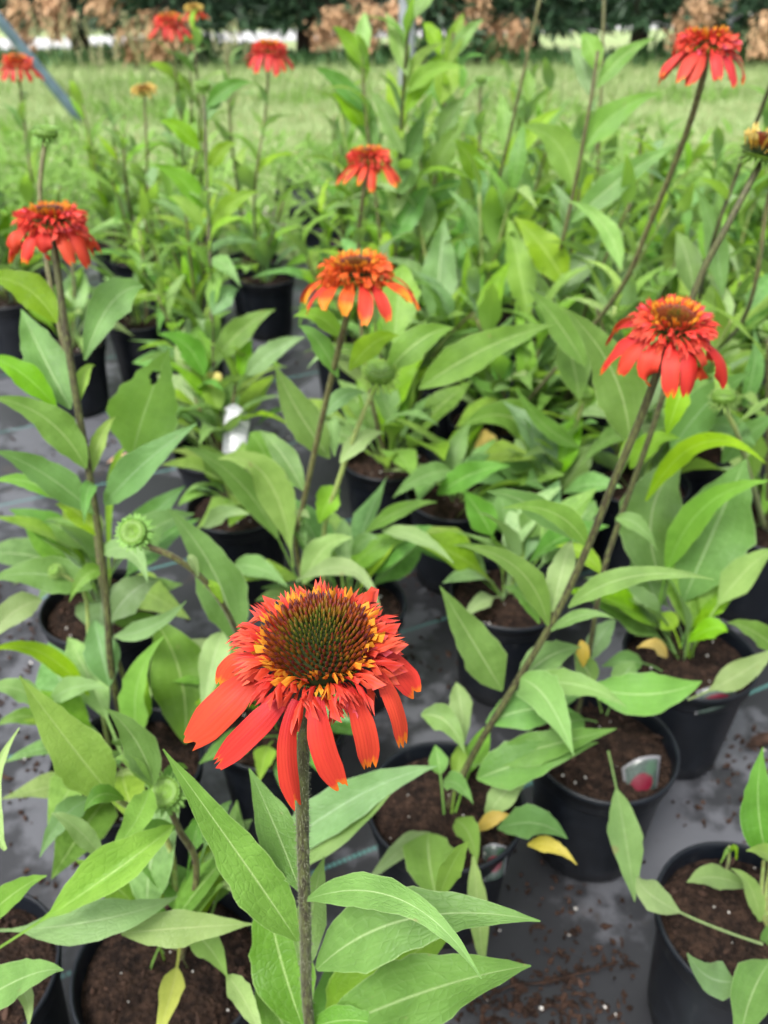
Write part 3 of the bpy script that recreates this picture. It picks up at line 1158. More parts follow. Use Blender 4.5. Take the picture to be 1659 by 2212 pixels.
def calyx_mb(rng, n=26, r=.012, L=.011, curl=.8):
    mb = MB()
    for k in range(n):
        a = 2 * PI * k / n + rng.uniform(-.1, .1)
        o = Vector((math.cos(a), math.sin(a), 0))
        b = o * r * .75 + Vector((0, 0, -.006 - .003 * (k % 2)))
        t = b + o * L * rng.uniform(.7, 1.1) + Vector((0, 0, -L * curl * rng.uniform(.2, .8)))
        V, F, UV = ribbon(b, (b + t) / 2 + Vector((0, 0, .001)), t, .0034, Vector((0, 0, 1)), 4, 2)
        mb.add(V, F, UV)
    V, F = lathe([(.002, -.016), (.006, -.0125), (.014, -.008), (.0225, -.003)], 18)
    mb.add(V, F)
    return mb


def frame(center, axis, spin=0.0):
    q = Vector((0, 0, 1)).rotation_difference(axis.normalized()) @ Quaternion((0, 0, 1), spin)
    return q


def flower(root, center, axis, scale=1.0, pet='droop', npet=13, single_florets=True, single_disc=False, fmat='floret', seed=1, hero_petals=None, skip=None, ruff=1.0,
           inmat='floret_in', disc=0.66, young=False):
    rng = random.Random(seed)
    head = link('flower_head', DOME_A if disc == 1 else DOME_S, root, center - root.location)
    head.rotation_mode = 'QUATERNION'
    head.rotation_quaternion = frame(center, axis, seed * .7)
    head.scale = (scale,) * 3

    def sub(name, me, p, q, s=1.0):
        o = link(name, me, head, p)
        o.rotation_mode = 'QUATERNION'
        o.rotation_quaternion = q
        o.scale = (s,) * 3
        return o
    # disc florets on the dome
    N = 320 if disc == 1 else 220
    joined = {'spike_c': MB(), 'spike_m': MB(), 'spike_o': MB()}
    for k in range(N):
        f = math.sqrt((k + .5) / N)
        a = k * 2.39996
        p, n = dome_pt(f, a)
        p = Vector((p.x * disc, p.y * disc, p.z * (.72 if disc == 1 else .62)))
        n = (n + Vector((0, 0, .55)) + Vector((rng.gauss(0, .05), rng.gauss(0, .05), 0))).normalized()
        x = f + rng.gauss(0, .11)
        m = ('spike_c' if x < .46 else 'spike_m' if x < .74 else 'spike_o') if disc == 1 else ('spike_c' if x < .12 else 'spike_m' if x < .45 else 'spike_o')
        s = (.62 + .75 * f) * rng.uniform(.88, 1.14) * (1 if disc == 1 else .8)
        q = Vector((0, 0, 1)).rotation_difference(n)
        if single_disc:
            sub('disc_floret', SPK_ME[m], p - n * .0006, q, s)
        else:
            joined[m].add([q @ (v * s) + p - n * .0006 for v in SPK[0]], SPK[1], SPK[2])
    if not single_disc:
        for m, mb in joined.items():
            if mb.v:
                tag(link('disc_florets', mb.mesh('disc_florets', M[m]), head), kind='stuff')
    # ruffled florets: inner upright orange ones, outer coral ones that spread and droop
    jf = {}
    if disc == 1:
        rings = [(42, .0212, .001, .05, .40, True), (42, .0218, -.0005, .35, .75, True), (40, .0222, -.0015, .45, .90, False), (46, .0226, -.003, .80, 1.25, False), (30, .0226, -.0045, 1.2, 1.7, False),
                 (7, .022, -.006, 1.6, 2.1, False)]
    else:
        rings = [(30, .0150, .0040, -.05, .30, True), (36, .0168, .0030, .20, .60, True), (40, .0182, .0015, .45, .90, False), (40, .0192, -.0008, .85, 1.25, False), (30, .0195, -.0035, 1.2, 1.65, False)]
    if young:
        rings = [(20, .0160, .0005, -.15, .3, True), (9, .0180, -.0015, .2, .7, True)]
    for ri, (n, r, z, t0, t1, inner) in enumerate(rings):
        n = int(n * ruff)
        for k in range(n):
            a = 2 * PI * (k + rng.uniform(-.35, .35)) / n
            tilt = rng.uniform(t0, t1)
            q = Quaternion((0, 0, 1), a - PI / 2) @ Quaternion((1, 0, 0), -tilt) @ Quaternion((0, 0, 1), rng.uniform(-.6, .6))
            p = Vector((math.cos(a) * r, math.sin(a) * r, z))
            mat = (inmat if ri == 0 or (ri == 1 and rng.random() < (.3 if disc == 1 else .1)) else ('floret_pink' if fmat == 'floret' and rng.random() < .05 else fmat))
            lst = FL_MESH[mat][1 if inner else 0]
            vi = rng.randrange(len(lst))
            s = rng.uniform(.8, 1.25) * (1.0 if ri else .95) * (1.12 if disc == 1 else 1.45 if young else 1.12)
            if single_florets:
                sub('floret', lst[vi], p, q, s)
            else:
                src = (FL_IN if inner else FL_OUT)[vi]
                jf.setdefault(mat, MB()).add([q @ (Vector(v) * s) + p for v in src.v], src.f, src.uv)
    for mat, mb in jf.items():
        tag(link('florets', mb.mesh('florets', M[mat]), head), kind='stuff')
    # ray petals
    for k in range(npet):
        a = 2 * PI * (k + rng.uniform(-.22, .22)) / npet
        if skip and skip(a):
            continue
        q = Quaternion((0, 0, 1), a - PI / 2) @ Quaternion((1, 0, 0), rng.uniform(-.15, .1)) @ Quaternion((0, 1, 0), rng.uniform(-.25, .25))
        sub('petal', rng.choice(PET[pet]), Vector((math.cos(a) * .019, math.sin(a) * .019, -.006)), q, rng.uniform(.9, 1.1))
    link('bracts', mbmesh(calyx_mb(rng), 'bracts', 'bract'), head)
    if hero_petals:
        inv = (Matrix.Translation(center) @ head.rotation_quaternion.to_matrix().to_4x4() @ Matrix.Scale(scale, 4)).inverted()
        for (b, mid, tip, wpx, db, dm, dt, roll, mt) in hero_petals:
            P0, Pm, P2 = at(*b, db), at(*mid, dm), at(*tip, dt)
            r = random.Random(int(b[0] * 7 + tip[1]))
            tips = [0.0, .03, -.07, .05, -.06, .04, 0.0]
            r.shuffle(tips)

            def pr(v):
                return (0.42 + 0.58 * min(1, v / .45) ** .8) * (1 if v < .8 else 1 - .42 * ((v - .8) / .2) ** 1.4)
            nrm = (CAMP - Pm).normalized()
            nrm = Quaternion((P2 - P0).normalized(), R(roll)) @ nrm
            V, F, UV = ribbon(P0, Pm, P2, wpx * dm / FPX, nrm, 16, 8, prof=pr, fold=-.2, wave=.10, freq=1.1, phase=r.uniform(0, 6), tips=tips + [0.02, -.03], curl=r.uniform(-.25, .35))
            V = [inv @ v for v in V]
            link('petal', mesh('petal', V, F, M[mt], UV), head)
    return head


def bud(root, center, axis, scale=1.0, seed=1, ring=True):
    rng = random.Random(seed)
    V, F = lathe([(.0025, -.012), (.008, -.009), (.0125, -.003), (.0122, .002), (.0102, .0046), (.0075, .0048), (.0045, .0028), (.002, .0012), (.0003, .0008)], 20)
    head = link('bud', mesh('bud', V, F, M['buddisc']), root, center - root.location)
    head.rotation_mode = 'QUATERNION'
    head.rotation_quaternion = frame(center, axis, seed)
    head.scale = (scale,) * 3
    mb = MB()
    for row, (r, z, L, up) in enumerate(((.0108, .003, .0036, 1.3), (.0124, -.001, .0052, .35), (.0115, -.005, .007, -.4), (.009, -.009, .008, -.8))):
        n = 24 if row < 2 else 16
        for k in range(n):
            a = 2 * PI * (k + .5 * row + rng.uniform(-.2, .2)) / n
            o = Vector((math.cos(a), math.sin(a), 0))
            b = o * r + Vector((0, 0, z))
            d = (o + Vector((0, 0, up + rng.uniform(-.2, .2)))).normalized()
            V, F, UV = ribbon(b, b + d * L * .5, b + d * L * rng.uniform(.75, 1.2), .0028, Vector((0, 0, 1)), 3, 2)
            mb.add(V, F, UV)
    link('bracts', mbmesh(mb, 'bracts', 'budgreen'), head)
    return head


#@@PLANTS
# ------------------------------------------------------------------ the plants, near ones leaf by leaf
UPV = Vector((0, 0, 1))


def soil_top(root, dx=0.0, dy=0.0):
    return root.location + Vector((dx, dy, .145))


def leaves(root, rows):
    for r in rows:
        kw = dict(r[5]) if len(r) > 5 else {}
        add_leaf(root, r[0], r[1], r[2], r[3], r[4], **kw)


# A: the sharp red bloom in front; its pot stands just below the picture
A = new_pot(Vector((-0.035, 0.235, 0)), 'coneflower with the large sharp red bloom nearest of all')
cA = at(690, 1395, .378)
PA = add_stem(A, [soil_top(A), at(668, 2214, .545), at(660, 2000, .49), at(654, 1800, .445), at(655, 1620, .408), at(676, 1490, .388), cA - UPV * .010], .0034, .0031, 'stem_brown', 40, 14)
hr = random.Random(77)
mb = MB()
st = [o for o in A.children if o.name.startswith('stem')][0]
for _ in range(3800):
    i = hr.randrange(2, len(PA) - 2)
    p = PA[i].lerp(PA[i + 1], hr.random())
    t = (PA[i + 1] - PA[i]).normalized()
    a = hr.uniform(0, 6.28)
    o = (Quaternion(t, a) @ t.orthogonal().normalized())
    b = p + o * .0030
    d = (o + t * hr.uniform(-.3, .9)).normalized() * hr.uniform(.0010, .0026)
    s = t.cross(o) * .00016
    mb.add([b - PA[0] - s, b - PA[0] + s, b - PA[0] + d], [(0, 1, 2)])
tag(link('stem_hair', mb.mesh('stem_hair', M['hair'], False), st), kind='stuff')
axA = Vector((-.02, -.16, 1)).normalized()
HP = [((556, 1452), (492, 1512), (404, 1600), 84, .374, .366, .372, 18, 'petal'),
      ((622, 1495), (556, 1565), (469, 1650), 58, .362, .358, .366, 8, 'petal'),
      ((640, 1512), (621, 1622), (641, 1742), 46, .358, .357, .366, -14, 'petal'),
      ((688, 1505), (694, 1602), (734, 1700), 58, .356, .353, .362, 0, 'petal'),
      ((752, 1488), (786, 1572), (797, 1655), 54, .360, .360, .370, -16, 'petal'),
      ((806, 1442), (852, 1520), (870, 1610), 44, .370, .368, .378, -30, 'petal'),
      ((806, 1420), (858, 1446), (897, 1498), 66, .376, .378, .384, -26, 'petal'),
      ((545, 1425), (504, 1432), (474, 1478), 44, .386, .392, .398, 22, 'petal')]
flower(A, cA, axA, .93, 'droop', 13, True, True, 'floret', 7, HP, skip=lambda a: not (0.7 < ((a + 7 * .7) % (2 * PI)) < 2.45), ruff=1.0, disc=1)
leaves(A, [
    ((642, 2032), (352, 1618), 116, .50, .445, dict(mid=(524, 1858), dm=.468, fold=.28, wave=.14, face=.85, NL=22, NW=8, wide=.42, roll=-12)),
    ((664, 1943), (1040, 2114), 82, .472, .40, dict(mid=(862, 1942), dm=.425, fold=.42, wave=.12, face=.6, NL=22, NW=8, roll=16, wide=.36)),
    ((684, 2094), (1167, 1990), 152, .515, .470, dict(mid=(884, 1985), dm=.488, fold=.25, face=.8, NL=22, NW=8, wide=.36)),
    ((690, 2236), (1147, 2086), 165, .555, .475, dict(mid=(925, 2140), dm=.51, face=.8, NL=20, NW=8, wide=.42)),
    ((715, 2270), (992, 2008), 175, .60, .575, dict(mid=(838, 2105), mat='bright', face=.85, NL=20, NW=8)),
    ((655, 2222), (570, 1880), 138, .565, .58, dict(mid=(598, 2040), face=.9, NL=18, NW=8, fold=.12)),
    ((662, 2300), (568, 2080), 125, .62, .62, dict(mid=(600, 2190), face=.9, wide=.5)),
    ((672, 2270), (722, 2040), 95, .64, .64, dict(mid=(715, 2150), face=.9)),
    ((648, 1925), (538, 1660), 98, .475, .52, dict(mid=(592, 1782), dm=.50, face=.9, fold=.15, roll=14)),
    ((668, 2228), (905, 2236), 62, .55, .52, dict(mid=(760, 2204), face=.7)),
    ((655, 2110), (700, 1850), 70, .54, .60, dict(face=.9)),
])

# P1: bottom left pot with visible soil, green bud on a short stem
P1 = new_pot(ground(365, 2087, POT_H), 'coneflower with a small green bud, in the soil filled pot left of the front stem')
PB = add_stem(P1, [soil_top(P1, .005, .01), at(425, 1880, .735), at(385, 1790, .70), at(358, 1722, .675)], .0032, .0026, 'stem_olive')
bud(P1, at(357, 1712, .668), Vector((0, -.65, 1)), 1.0, 3)
add_stem(P1, [soil_top(P1, .0, .02), at(370, 1840, .74), at(300, 1760, .70), at(250, 1725, .665)], .003, .0024, 'stem_green')
leaves(P1, [
    ((243, 1722), (42, 1460), 122, .665, .60, dict(mid=(152, 1608), mat='bright', dm=.63, NL=18, NW=8, fold=.2, face=.85)),
    ((333, 1694), (229, 1530), 78, .66, .63, dict(mid=(292, 1598), mat='leaf')),
    ((328, 1700), (248, 1640), 32, .66, .64, dict()),
    ((268, 1727), (182, 1752), 44, .66, .63, dict(mat='leaf', wide=.55)),
    ((322, 1706), (222, 1872), 66, .655, .59, dict(mid=(292, 1775), mat='bright')),
    ((225, 1856), (110, 1757), 46, .70, .66, dict(mat='pale')),
    ((195, 1725), (86, 1852), 58, .76, .72, dict(mat='blue')),
    ((378, 1788), (226, 1876), 60, .69, .62, dict(mat='leaf')),
    ((262, 2016), (548, 1996), 76, .60, .62, dict(mid=(400, 2004), mat='pale', fold=.1, wide=.45, face=.9, roll=10)),
    ((415, 2010), (492, 2112), 66, .70, .62, dict(mat='leaf', mid=(456, 2052))),
    ((492, 2108), (575, 2262), 52, .63, .58, dict(mat='pale')),
    ((386, 2035), (332, 2262), 54, .73, .62, dict(mat='yellowgreen', label='fading yellow green leaf', petiole=.35, mid=(376, 2120))),
    ((520, 1905), (945, 1655), 100, .72, .70, dict(mid=(745, 1735), mat='blue', petiole=.1, face=.85)),
    ((520, 1930), (842, 1717), 62, .72, .70, dict(mid=(720, 1806), mat='pale', petiole=.1)),
    ((400, 1930), (440, 1755), 50, .75, .78, dict(petiole=.4)),
    ((395, 1950), (610, 1900), 55, .75, .74, dict(petiole=.4, mat='pale')),
    ((410, 1945), (545, 1770), 60, .76, .80, dict(petiole=.45)),
    ((360, 1710), (405, 1660), 36, .67, .70, dict()),
    ((430, 1870), (500, 1730), 44, .74, .78, dict(petiole=.2)),
    ((385, 1985), (300, 1985), 40, .745, .72, dict(petiole=.3)),
])
rr = random.Random(31)
for k in range(9):
    az = R(30 + 16 * k)
    p = P1.location + Vector((rr.uniform(-.02, .03), rr.uniform(0, .03), .147))
    put_leaf(P1, rr, p, az, rr.uniform(.7, 1.2), rr.uniform(.10, .16), True, rr.choice(('leaf', 'pale', 'bright')))

# P10: corner pot at the lower left
P10 = new_pot(ground(-85, 2110, POT_H), 'coneflower cut by the lower left corner, its long shiny rolled leaf over the next pot')
leaves(P10, [
    ((-60, 2085), (374, 1783), 128, .60, .60, dict(mid=(215, 1905), dm=.56, petiole=.28, mat='bright', fold=.75, face=.6, NL=20, NW=8, wide=.45)),
    ((-60, 2010), (384, 1936), 92, .62, .62, dict(mid=(190, 1992), dm=.585, petiole=.2, mat='pale', fold=.1, face=.85, NL=18, roll=-14)),
    ((-70, 2180), (137, 2096), 88, .58, .50, dict(mid=(50, 2112), mat='leaf', face=.85)),
    ((-60, 2010), (101, 1892), 62, .60, .55, dict(mid=(30, 1930))),
    ((-60, 2110), (60, 2225), 55, .62, .56, dict(mat='pale', mid=(40, 2130))),
    ((12, 1836), (42, 1572), 46, .55, .58, dict(mid=(-18, 1712), mat='pale')),
])
basal(P10, random.Random(5), 5, .12, 1.1, PI, 1.0)

# P9: pot of the leftmost red bloom in the middle distance
P9 = new_pot(ground(275, 1650, POT_H), 'tall coneflower with the left hand drooping red bloom and many leaves on its brown stem')
cD = at(110, 472, .80)
PD = add_stem(P9, [soil_top(P9, -.01, .035), at(241, 1450, .93), at(231, 1300, .905), at(213, 1150, .88), at(194, 1030, .86), at(163, 850, .835), at(137, 680, .815), at(118, 540, .802), cD - UPV * .01],
              .0040, .0034, 'stem_brown', 40, 10)
add_stem(P9, [soil_top(P9, .01, .045), at(236, 1360, .96), at(190, 1000, .93), at(150, 800, .92), at(108, 610, .915), at(86, 430, .91), at(97, 305, .905)], .003, .0026, 'stem_olive', 24)
bud(P9, at(99, 285, .905), Vector((.1, 0, 1)), .95, 9)
flower(P9, cD, Vector((.04, .02, 1)), .88, 'droop', 14, True, False, 'floret', 12)
leaves(P9, [
    ((122, 698), (-50, 598), 78, .82, .80, dict(mid=(50, 618), mat='bright')),
    ((183, 778), (311, 618), 86, .84, .86, dict(mid=(240, 655), mat='leaf', wide=.6)),
    ((152, 884), (46, 668), 96, .86, .88, dict(mid=(88, 760), mat='leaf')),
    ((122, 880), (-30, 772), 60, .84, .82, dict(mat='bright')),
    ((186, 1012), (-25, 858), 80, .85, .79, dict(mid=(100, 905))),
    ((206, 1110), (-15, 974), 76, .87, .80, dict(mid=(90, 1020))),
    ((226, 1090), (426, 914), 82, .87, .82, dict(mid=(312, 1000), dm=.82, mat='blue')),
    ((203, 1046), (182, 1132), 36, .86, .81, dict()),
    ((150, 1085), (-20, 1040), 40, .88, .88, dict(mat='bright')),
    ((220, 1195), (319, 1258), 62, .89, .82, dict(mid=(280, 1190), mat='pale')),
    ((198, 1272), (-25, 1252), 88, .92, .88, dict(mid=(90, 1240), mat='blue')),
    ((90, 1295), (-40, 1405), 66, .88, .84, dict(mat='pale')),
    ((238, 1340), (346, 1252), 80, .91, .92, dict(mat='blue')),
    ((246, 1375), (403, 1298), 46, .90, .86, dict(mid=(330, 1352), mat='blue')),
    ((236, 1482), (203, 1338), 78, .93, .95, dict(mat='blue')),
    ((192, 1502), (-25, 1408), 46, .93, .86, dict(mid=(85, 1408), mat='bright')),
    ((100, 1522), (-30, 1488), 52, .88, .84, dict(mat='pale')),
    ((108, 1515), (232, 1488), 52, .92, .88, dict(mat='blue')),
    ((302, 1606), (355, 1374), 74, .92, .84, dict(mid=(296, 1480), mat='bright', roll=-25)),
    ((400, 1606), (326, 1330), 140, .95, .94, dict(mid=(388, 1452), mat='leaf', wide=.5)),
    ((195, 1030), (250, 900), 34, .86, .88, dict(mat='bright')),
    ((215, 1160), (120, 1090), 50, .88, .9, dict(mat='bright')),
    ((170, 870), (205, 790), 30, .84, .86, dict(mat='bright')),
    ((110, 1560), (-10, 1570), 40, .93, .90, dict(mat='leaf')),
    ((225, 1230), (150, 1300), 40, .9, .88, dict()),
])
add_stem(P9, [soil_top(P9, -.03, .03), at(195, 1400, .95), at(185, 1290, .93), at(150, 1250, .91), at(122, 1236, .90)], .0024, .002, 'stem_green', 14)
bud(P9, at(118, 1232, .90), Vector((-.3, -.5, 1)), .5, 14)
basal(P9, random.Random(15), 15, .16, 1.15, R(180), 2.2)

# P8 : pot seen at the left behind the red bloom's stem
P8 = new_pot(ground(222, 1310, POT_H), 'leafy coneflower with a chewed hole in its broad upright leaf, left of centre')
leaves(P8, [
    ((285, 985), (366, 752), 152, 1.0, .98, dict(mid=(318, 872), mat='bright', face=.95, fold=.1, wave=.1, wide=.42, NL=64, NW=30, hole=(.44, .74, .13, .06), label='broad leaf with a chewed hole')),
    ((236, 1250), (300, 975), 20, 1.12, 1.0, dict(mid=(245, 1020), mat='bright', wide=.5)),
    ((215, 1230), (100, 1120), 60, 1.14, 1.1, dict(petiole=.3)),
    ((240, 1240), (420, 1110), 85, 1.12, 1.04, dict(petiole=.2, mid=(320, 1150))),
    ((240, 1240), (400, 1050), 70, 1.14, 1.12, dict(petiole=.2, mat='blue')),
    ((220, 1220), (160, 1060), 60, 1.14, 1.14, dict(petiole=.2, mat='bright')),
    ((230, 1230), (20, 1100), 70, 1.14, 1.1, dict(petiole=.3)),
])
basal(P8, random.Random(25), 17, .18, 1.2)

P21 = new_pot(ground(985, 1070, POT_H), 'low leafy coneflower right of the orange bloom stem, behind the green bud pot')
basal(P21, random.Random(28), 13, .16, 1.0)
P16 = new_pot(ground(515, 1092, POT_H), 'low leafy coneflower in the dark pot between the chewed leaf and the orange bloom stem')
leaves(P16, [((540, 1085), (640, 1000), 66, 1.38, 1.30, dict(petiole=.2, mat='bright')), ((505, 1080), (430, 960), 66, 1.38, 1.30, dict(petiole=.2, mat='leaf')), ((525, 1090), (640, 1050), 60, 1.38, 1.28, dict(petiole=.25, mat='leaf'))])
basal(P16, random.Random(27), 11, .15, .85)

# P19: hidden pot behind the front bloom; long arching stem with a round green bud
P19 = new_pot(ground(602, 1548, POT_H), 'coneflower with a round green bud on an arching stem, behind the front bloom')
add_stem(P19, [soil_top(P19), at(545, 1460, .93), at(512, 1368, .86), at(478, 1300, .81), at(430, 1243, .78), at(372, 1202, .755), at(318, 1180, .745), at(300, 1168, .742)], .0026, .003, 'stem_olive', 26)
bud(P19, at(288, 1150, .738), Vector((-.12, -.85, .75)), .98, 5)
leaves(P19, [
    ((508, 1385), (362, 1098), 112, .90, .84, dict(mid=(462, 1236), mat='leaf', NL=18)),
    ((482, 1365), (438, 1550), 66, .90, .86, dict(mat='pale')),
    ((428, 1245), (405, 1215), 22, .775, .77, dict(mat='pale')),
    ((480, 1302), (440, 1268), 22, .80, .79, dict(mat='bright')),
    ((560, 1540), (480, 1380), 60, .97, .96, dict(petiole=.2)),
    ((580, 1540), (420, 1520), 60, .97, .9, dict(petiole=.3, mat='bright')),
    ((620, 1560), (700, 1680), 60, .97, .90, dict(petiole=.3)),
    ((620, 1540), (760, 1560), 70, .97, .90, dict(petiole=.3, mat='blue')),
    ((590, 1600), (560, 1690), 50, .97, .88, dict(petiole=.3, mat='bright')),
    ((600, 1590), (640, 1760), 60, .97, .88, dict(petiole=.3)),
    ((610, 1590), (430, 1650), 60, .97, .86, dict(petiole=.3)),
])
basal(P19, random.Random(35), 6, .12, .9)

# P7: middle bloom
P7 = new_pot(ground(748, 1303, POT_H), 'coneflower with the orange and yellow bloom in the centre, green bud beside it')
cB = at(770, 585, .83)
add_stem(P7, [soil_top(P7, -.05, .0), at(640, 1180, 1.12), at(655, 1090, 1.06), at(690, 930, .985), at(720, 800, .92), at(745, 700, .87), at(758, 640, .845), cB - UPV * .01], .0036, .0034, 'stem_olive', 36, 10)
add_stem(P7, [soil_top(P7, -.03, .01), at(700, 1150, 1.1), at(728, 1050, 1.05), at(762, 950, 1.02), at(808, 840, 1.0), at(820, 815, .995)], .0034, .003, 'stem_green', 24)
bud(P7, at(821, 803, .995), Vector((.1, -.05, 1)), 1.45, 21)
flower(P7, cB, Vector((-.04, .0, 1)), 1.0, 'mixed', 14, True, False, 'floret_warm', 23)
leaves(P7, [
    ((645, 1262), (394, 964), 62, 1.12, 1.02, dict(mid=(535, 1062), petiole=.22)),
    ((634, 1225), (470, 992), 84, 1.10, 1.0, dict(mid=(578, 1035), petiole=.1, mat='pale', face=.7)),
    ((598, 1045), (540, 935), 84, 1.15, 1.13, dict(mat='bright', wide=.6)),
    ((440, 1140), (540, 1112), 42, 1.15, 1.08, dict(mat='pale')),
    ((505, 1222), (622, 1268), 56, 1.12, 1.06, dict()),
    ((640, 1255), (822, 1318), 44, 1.04, .92, dict(mid=(752, 1228), mat='pale', petiole=.05)),
    ((655, 1262), (762, 1162), 64, 1.08, 1.02, dict(mat='pale', mid=(700, 1185))),
    ((712, 990), (594, 788), 84, 1.02, .98, dict(mid=(642, 885))),
    ((722, 985), (722, 903), 30, 1.02, 1.02, dict(mat='pale', wide=.5)),
    ((742, 732), (634, 684), 46, .90, .87, dict(mat='bright')),
    ((730, 815), (645, 704), 46, .92, .90, dict()),
    ((755, 800), (862, 725), 56, .95, .97, dict(mat='bright')),
    ((838, 802), (980, 708), 74, 1.0, 1.0, dict(mat='leaf')),
    ((735, 1000), (830, 935), 44, 1.02, 1.04, dict(mat='pale')),
    ((690, 1130), (735, 1060), 60, 1.08, 1.06, dict(mat='bright', wide=.6)),
    ((640, 1140), (668, 1120), 34, 1.1, 1.04, dict(mat='pale')),
    ((825, 1146), (980, 1217), 40, 1.1, .98, dict(mid=(905, 1162), mat='pale')),
    ((790, 1150), (945, 1085), 38, 1.1, 1.05, dict(mid=(870, 1100))),
    ((660, 1180), (610, 1080), 40, 1.1, 1.12, dict()),
    ((760, 1200), (820, 1165), 36, 1.08, 1.05, dict(mat='leaf')),
    ((655, 1060), (560, 930), 56, 1.06, 1.08, dict()),
    ((700, 900), (790, 850), 40, .98, 1.0, dict(mat='blue')),
])
basal(P7, random.Random(45), 14, .17, 1.15, R(120), 2.2)

# P4: pot with bare soil right of the front bloom, carries the right hand red bloom
P4 = new_pot(ground(963, 1735, POT_H), 'leaning coneflower with the large right hand red bloom, pot right of the front stem')
cC = at(1455, 700, .70)
add_stem(P4, [soil_top(P4, .0, .0), at(1022, 1630, .885), at(1115, 1475, .86), at(1198, 1335, .83), at(1268, 1185, .80), at(1330, 1030, .765), at(1385, 900, .735), at(1425, 790, .71), cC - UPV * .01],
         .0036, .0035, 'stem_brown', 40, 12)
flower(P4, cC, Vector((.0, -.16, 1)), .98, 'droop', 14, True, False, 'floret', 41)
leaves(P4, [
    ((1270, 1182), (1084, 1098), 58, .80, .75, dict(mid=(1196, 1108), fold=.35)),
    ((1242, 1165), (1050, 1062), 58, .84, .82, dict(mid=(1140, 1088))),
    ((1184, 1352), (980, 1177), 62, .83, .77, dict(mid=(1118, 1228), fold=.3)),
    ((1192, 1322), (1236, 1165), 62, .83, .85, dict(mat='pale')),
    ((1228, 1312), (1543, 1252), 54, .81, .74, dict(mid=(1362, 1246), fold=.35)),
    ((1165, 1346), (1085, 1268), 32, .84, .84, dict()),
    ((1085, 1492), (950, 1266), 98, .86, .79, dict(mid=(1018, 1380), NL=18)),
    ((1190, 1362), (1326, 1337), 30, .83, .79, dict()),
    ((1120, 1472), (1255, 1398), 72, .87, .90, dict()),
    ((1125, 1466), (1239, 1632), 98, .84, .74, dict(mid=(1182, 1512), mat='leaf', NL=18, face=.8)),
    ((1130, 1476), (1352, 1526), 60, .86, .80, dict(mid=(1250, 1480))),
    ((910, 1545), (1004, 1628), 62, .86, .84, dict(mid=(965, 1560))),
    ((1002, 1604), (985, 1474), 50, .90, .92, dict(mat='pale', wide=.55)),
    ((1050, 1562), (1240, 1538), 92, .88, .88, dict(wide=.5)),
    ((1020, 1655), (1332, 1574), 74, .86, .80, dict(mid=(1180, 1612), petiole=.1)),
    ((1030, 1682), (1292, 1604), 104, .85, .82, dict(mid=(1145, 1642), mat='leaf')),
    ((1050, 1765), (1152, 1668), 62, .87, .86, dict(mat='pale')),
    ((1075, 1790), (1226, 1812), 74, .86, .78, dict(mid=(1155, 1778), wide=.5)),
    ((1030, 1797), (1108, 1768), 34, .87, .86, dict(mat='yellow')),
    ((1140, 1825), (1246, 1868), 36, .83, .80, dict(mat='yellow', label='yellowing leaf with a brown tip')),
    ((925, 1800), (955, 1975), 122, .86, .76, dict(mid=(930, 1880), wide=.34, face=.9)),
    ((985, 1770), (1030, 1868), 56, .86, .80, dict(mid=(1015, 1805))),
    ((945, 1945), (1014, 1818), 52, .66, .62, dict(mat='bright', roll=25)),
    ((1022, 1850), (1044, 2098), 50, .80, .66, dict(mat='pale', wide=.5, mid=(1034, 1980))),
    ((930, 1800), (788, 1916), 46, .87, .80, dict(mat='pale', mid=(860, 1840))),
    ((958, 1690), (1022, 1736), 48, .86, .80, dict(mat='leaf', mid=(990, 1695))),
    ((1335, 1035), (1370, 940), 26, .77, .79, dict(mat='bright')),
    ((975, 1760), (1000, 1600), 40, .89, .92, dict(petiole=.4, mat='bright')),
    ((960, 1770), (940, 1610), 46, .89, .90, dict(petiole=.5)),
    ((975, 1780), (1060, 1560), 50, .89, .94, dict(petiole=.45, mat='bright')),
])

# P3: pot with the printed tag
P3 = new_pot(ground(1302, 1610, POT_H), 'coneflower with the half opened yellow head, in the black pot with a printed tag')
cG = at(1652, 318, .80)
add_stem(P3, [soil_top(P3, -.02, .045), at(1268, 1440, .985), at(1300, 1250, .95), at(1340, 1120, .93), at(1418, 900, .885), at(1500, 630, .84), at(1575, 480, .815), cG - UPV * .012], .0029, .0034, 'stem_brown', 36, 10)
hG = flower(P3, cG, Vector((.1, -.1, 1)), .95, 'spread', 0, False, False, 'floret_yellow', 51, inmat='floret_yellow', young=True)
link('bracts', mbmesh(calyx_mb(random.Random(8), 44, .022, .017, .9), 'bracts', 'bract'), hG)
leaves(P3, [
    ((1262, 1480), (1516, 1472), 98, .94, .86, dict(mid=(1392, 1500), mat='leaf', wide=.55, fold=.1)),
    ((1314, 1622), (1371, 1948), 74, .90, .72, dict(mid=(1345, 1775), petiole=.28, mat='pale', wide=.5, NL=18)),
    ((1265, 1460), (1190, 1560), 60, .95, .90, dict()),
    ((1290, 1560), (1180, 1590), 60, .94, .88, dict(petiole=.3)),
    ((1260, 1440), (1250, 1390), 30, .96, .96, dict(mat='yellow')),
    ((1300, 1540), (1240, 1410), 55, .97, .97, dict(petiole=.35)),
    ((1310, 1545), (1370, 1430), 60, .97, .98, dict(petiole=.35, mat='blue')),
    ((1360, 960), (1214, 662), 116, .91, .85, dict(mid=(1322, 800), mat='leaf', NL=18)),
    ((1400, 890), (1440, 790), 40, .9, .92, dict(mat='blue')),
    ((1330, 1120), (1420, 1190), 40, .93, .91, dict()),
    ((1300, 1240), (1200, 1180), 40, .95, .97, dict(mat='bright')),
    ((1268, 1430), (1330, 1340), 50, .98, 1.0, dict(mat='blue')),
    ((1440, 940), (1480, 838), 52, .87, .86, dict(mat='bright', wide=.55)),
])

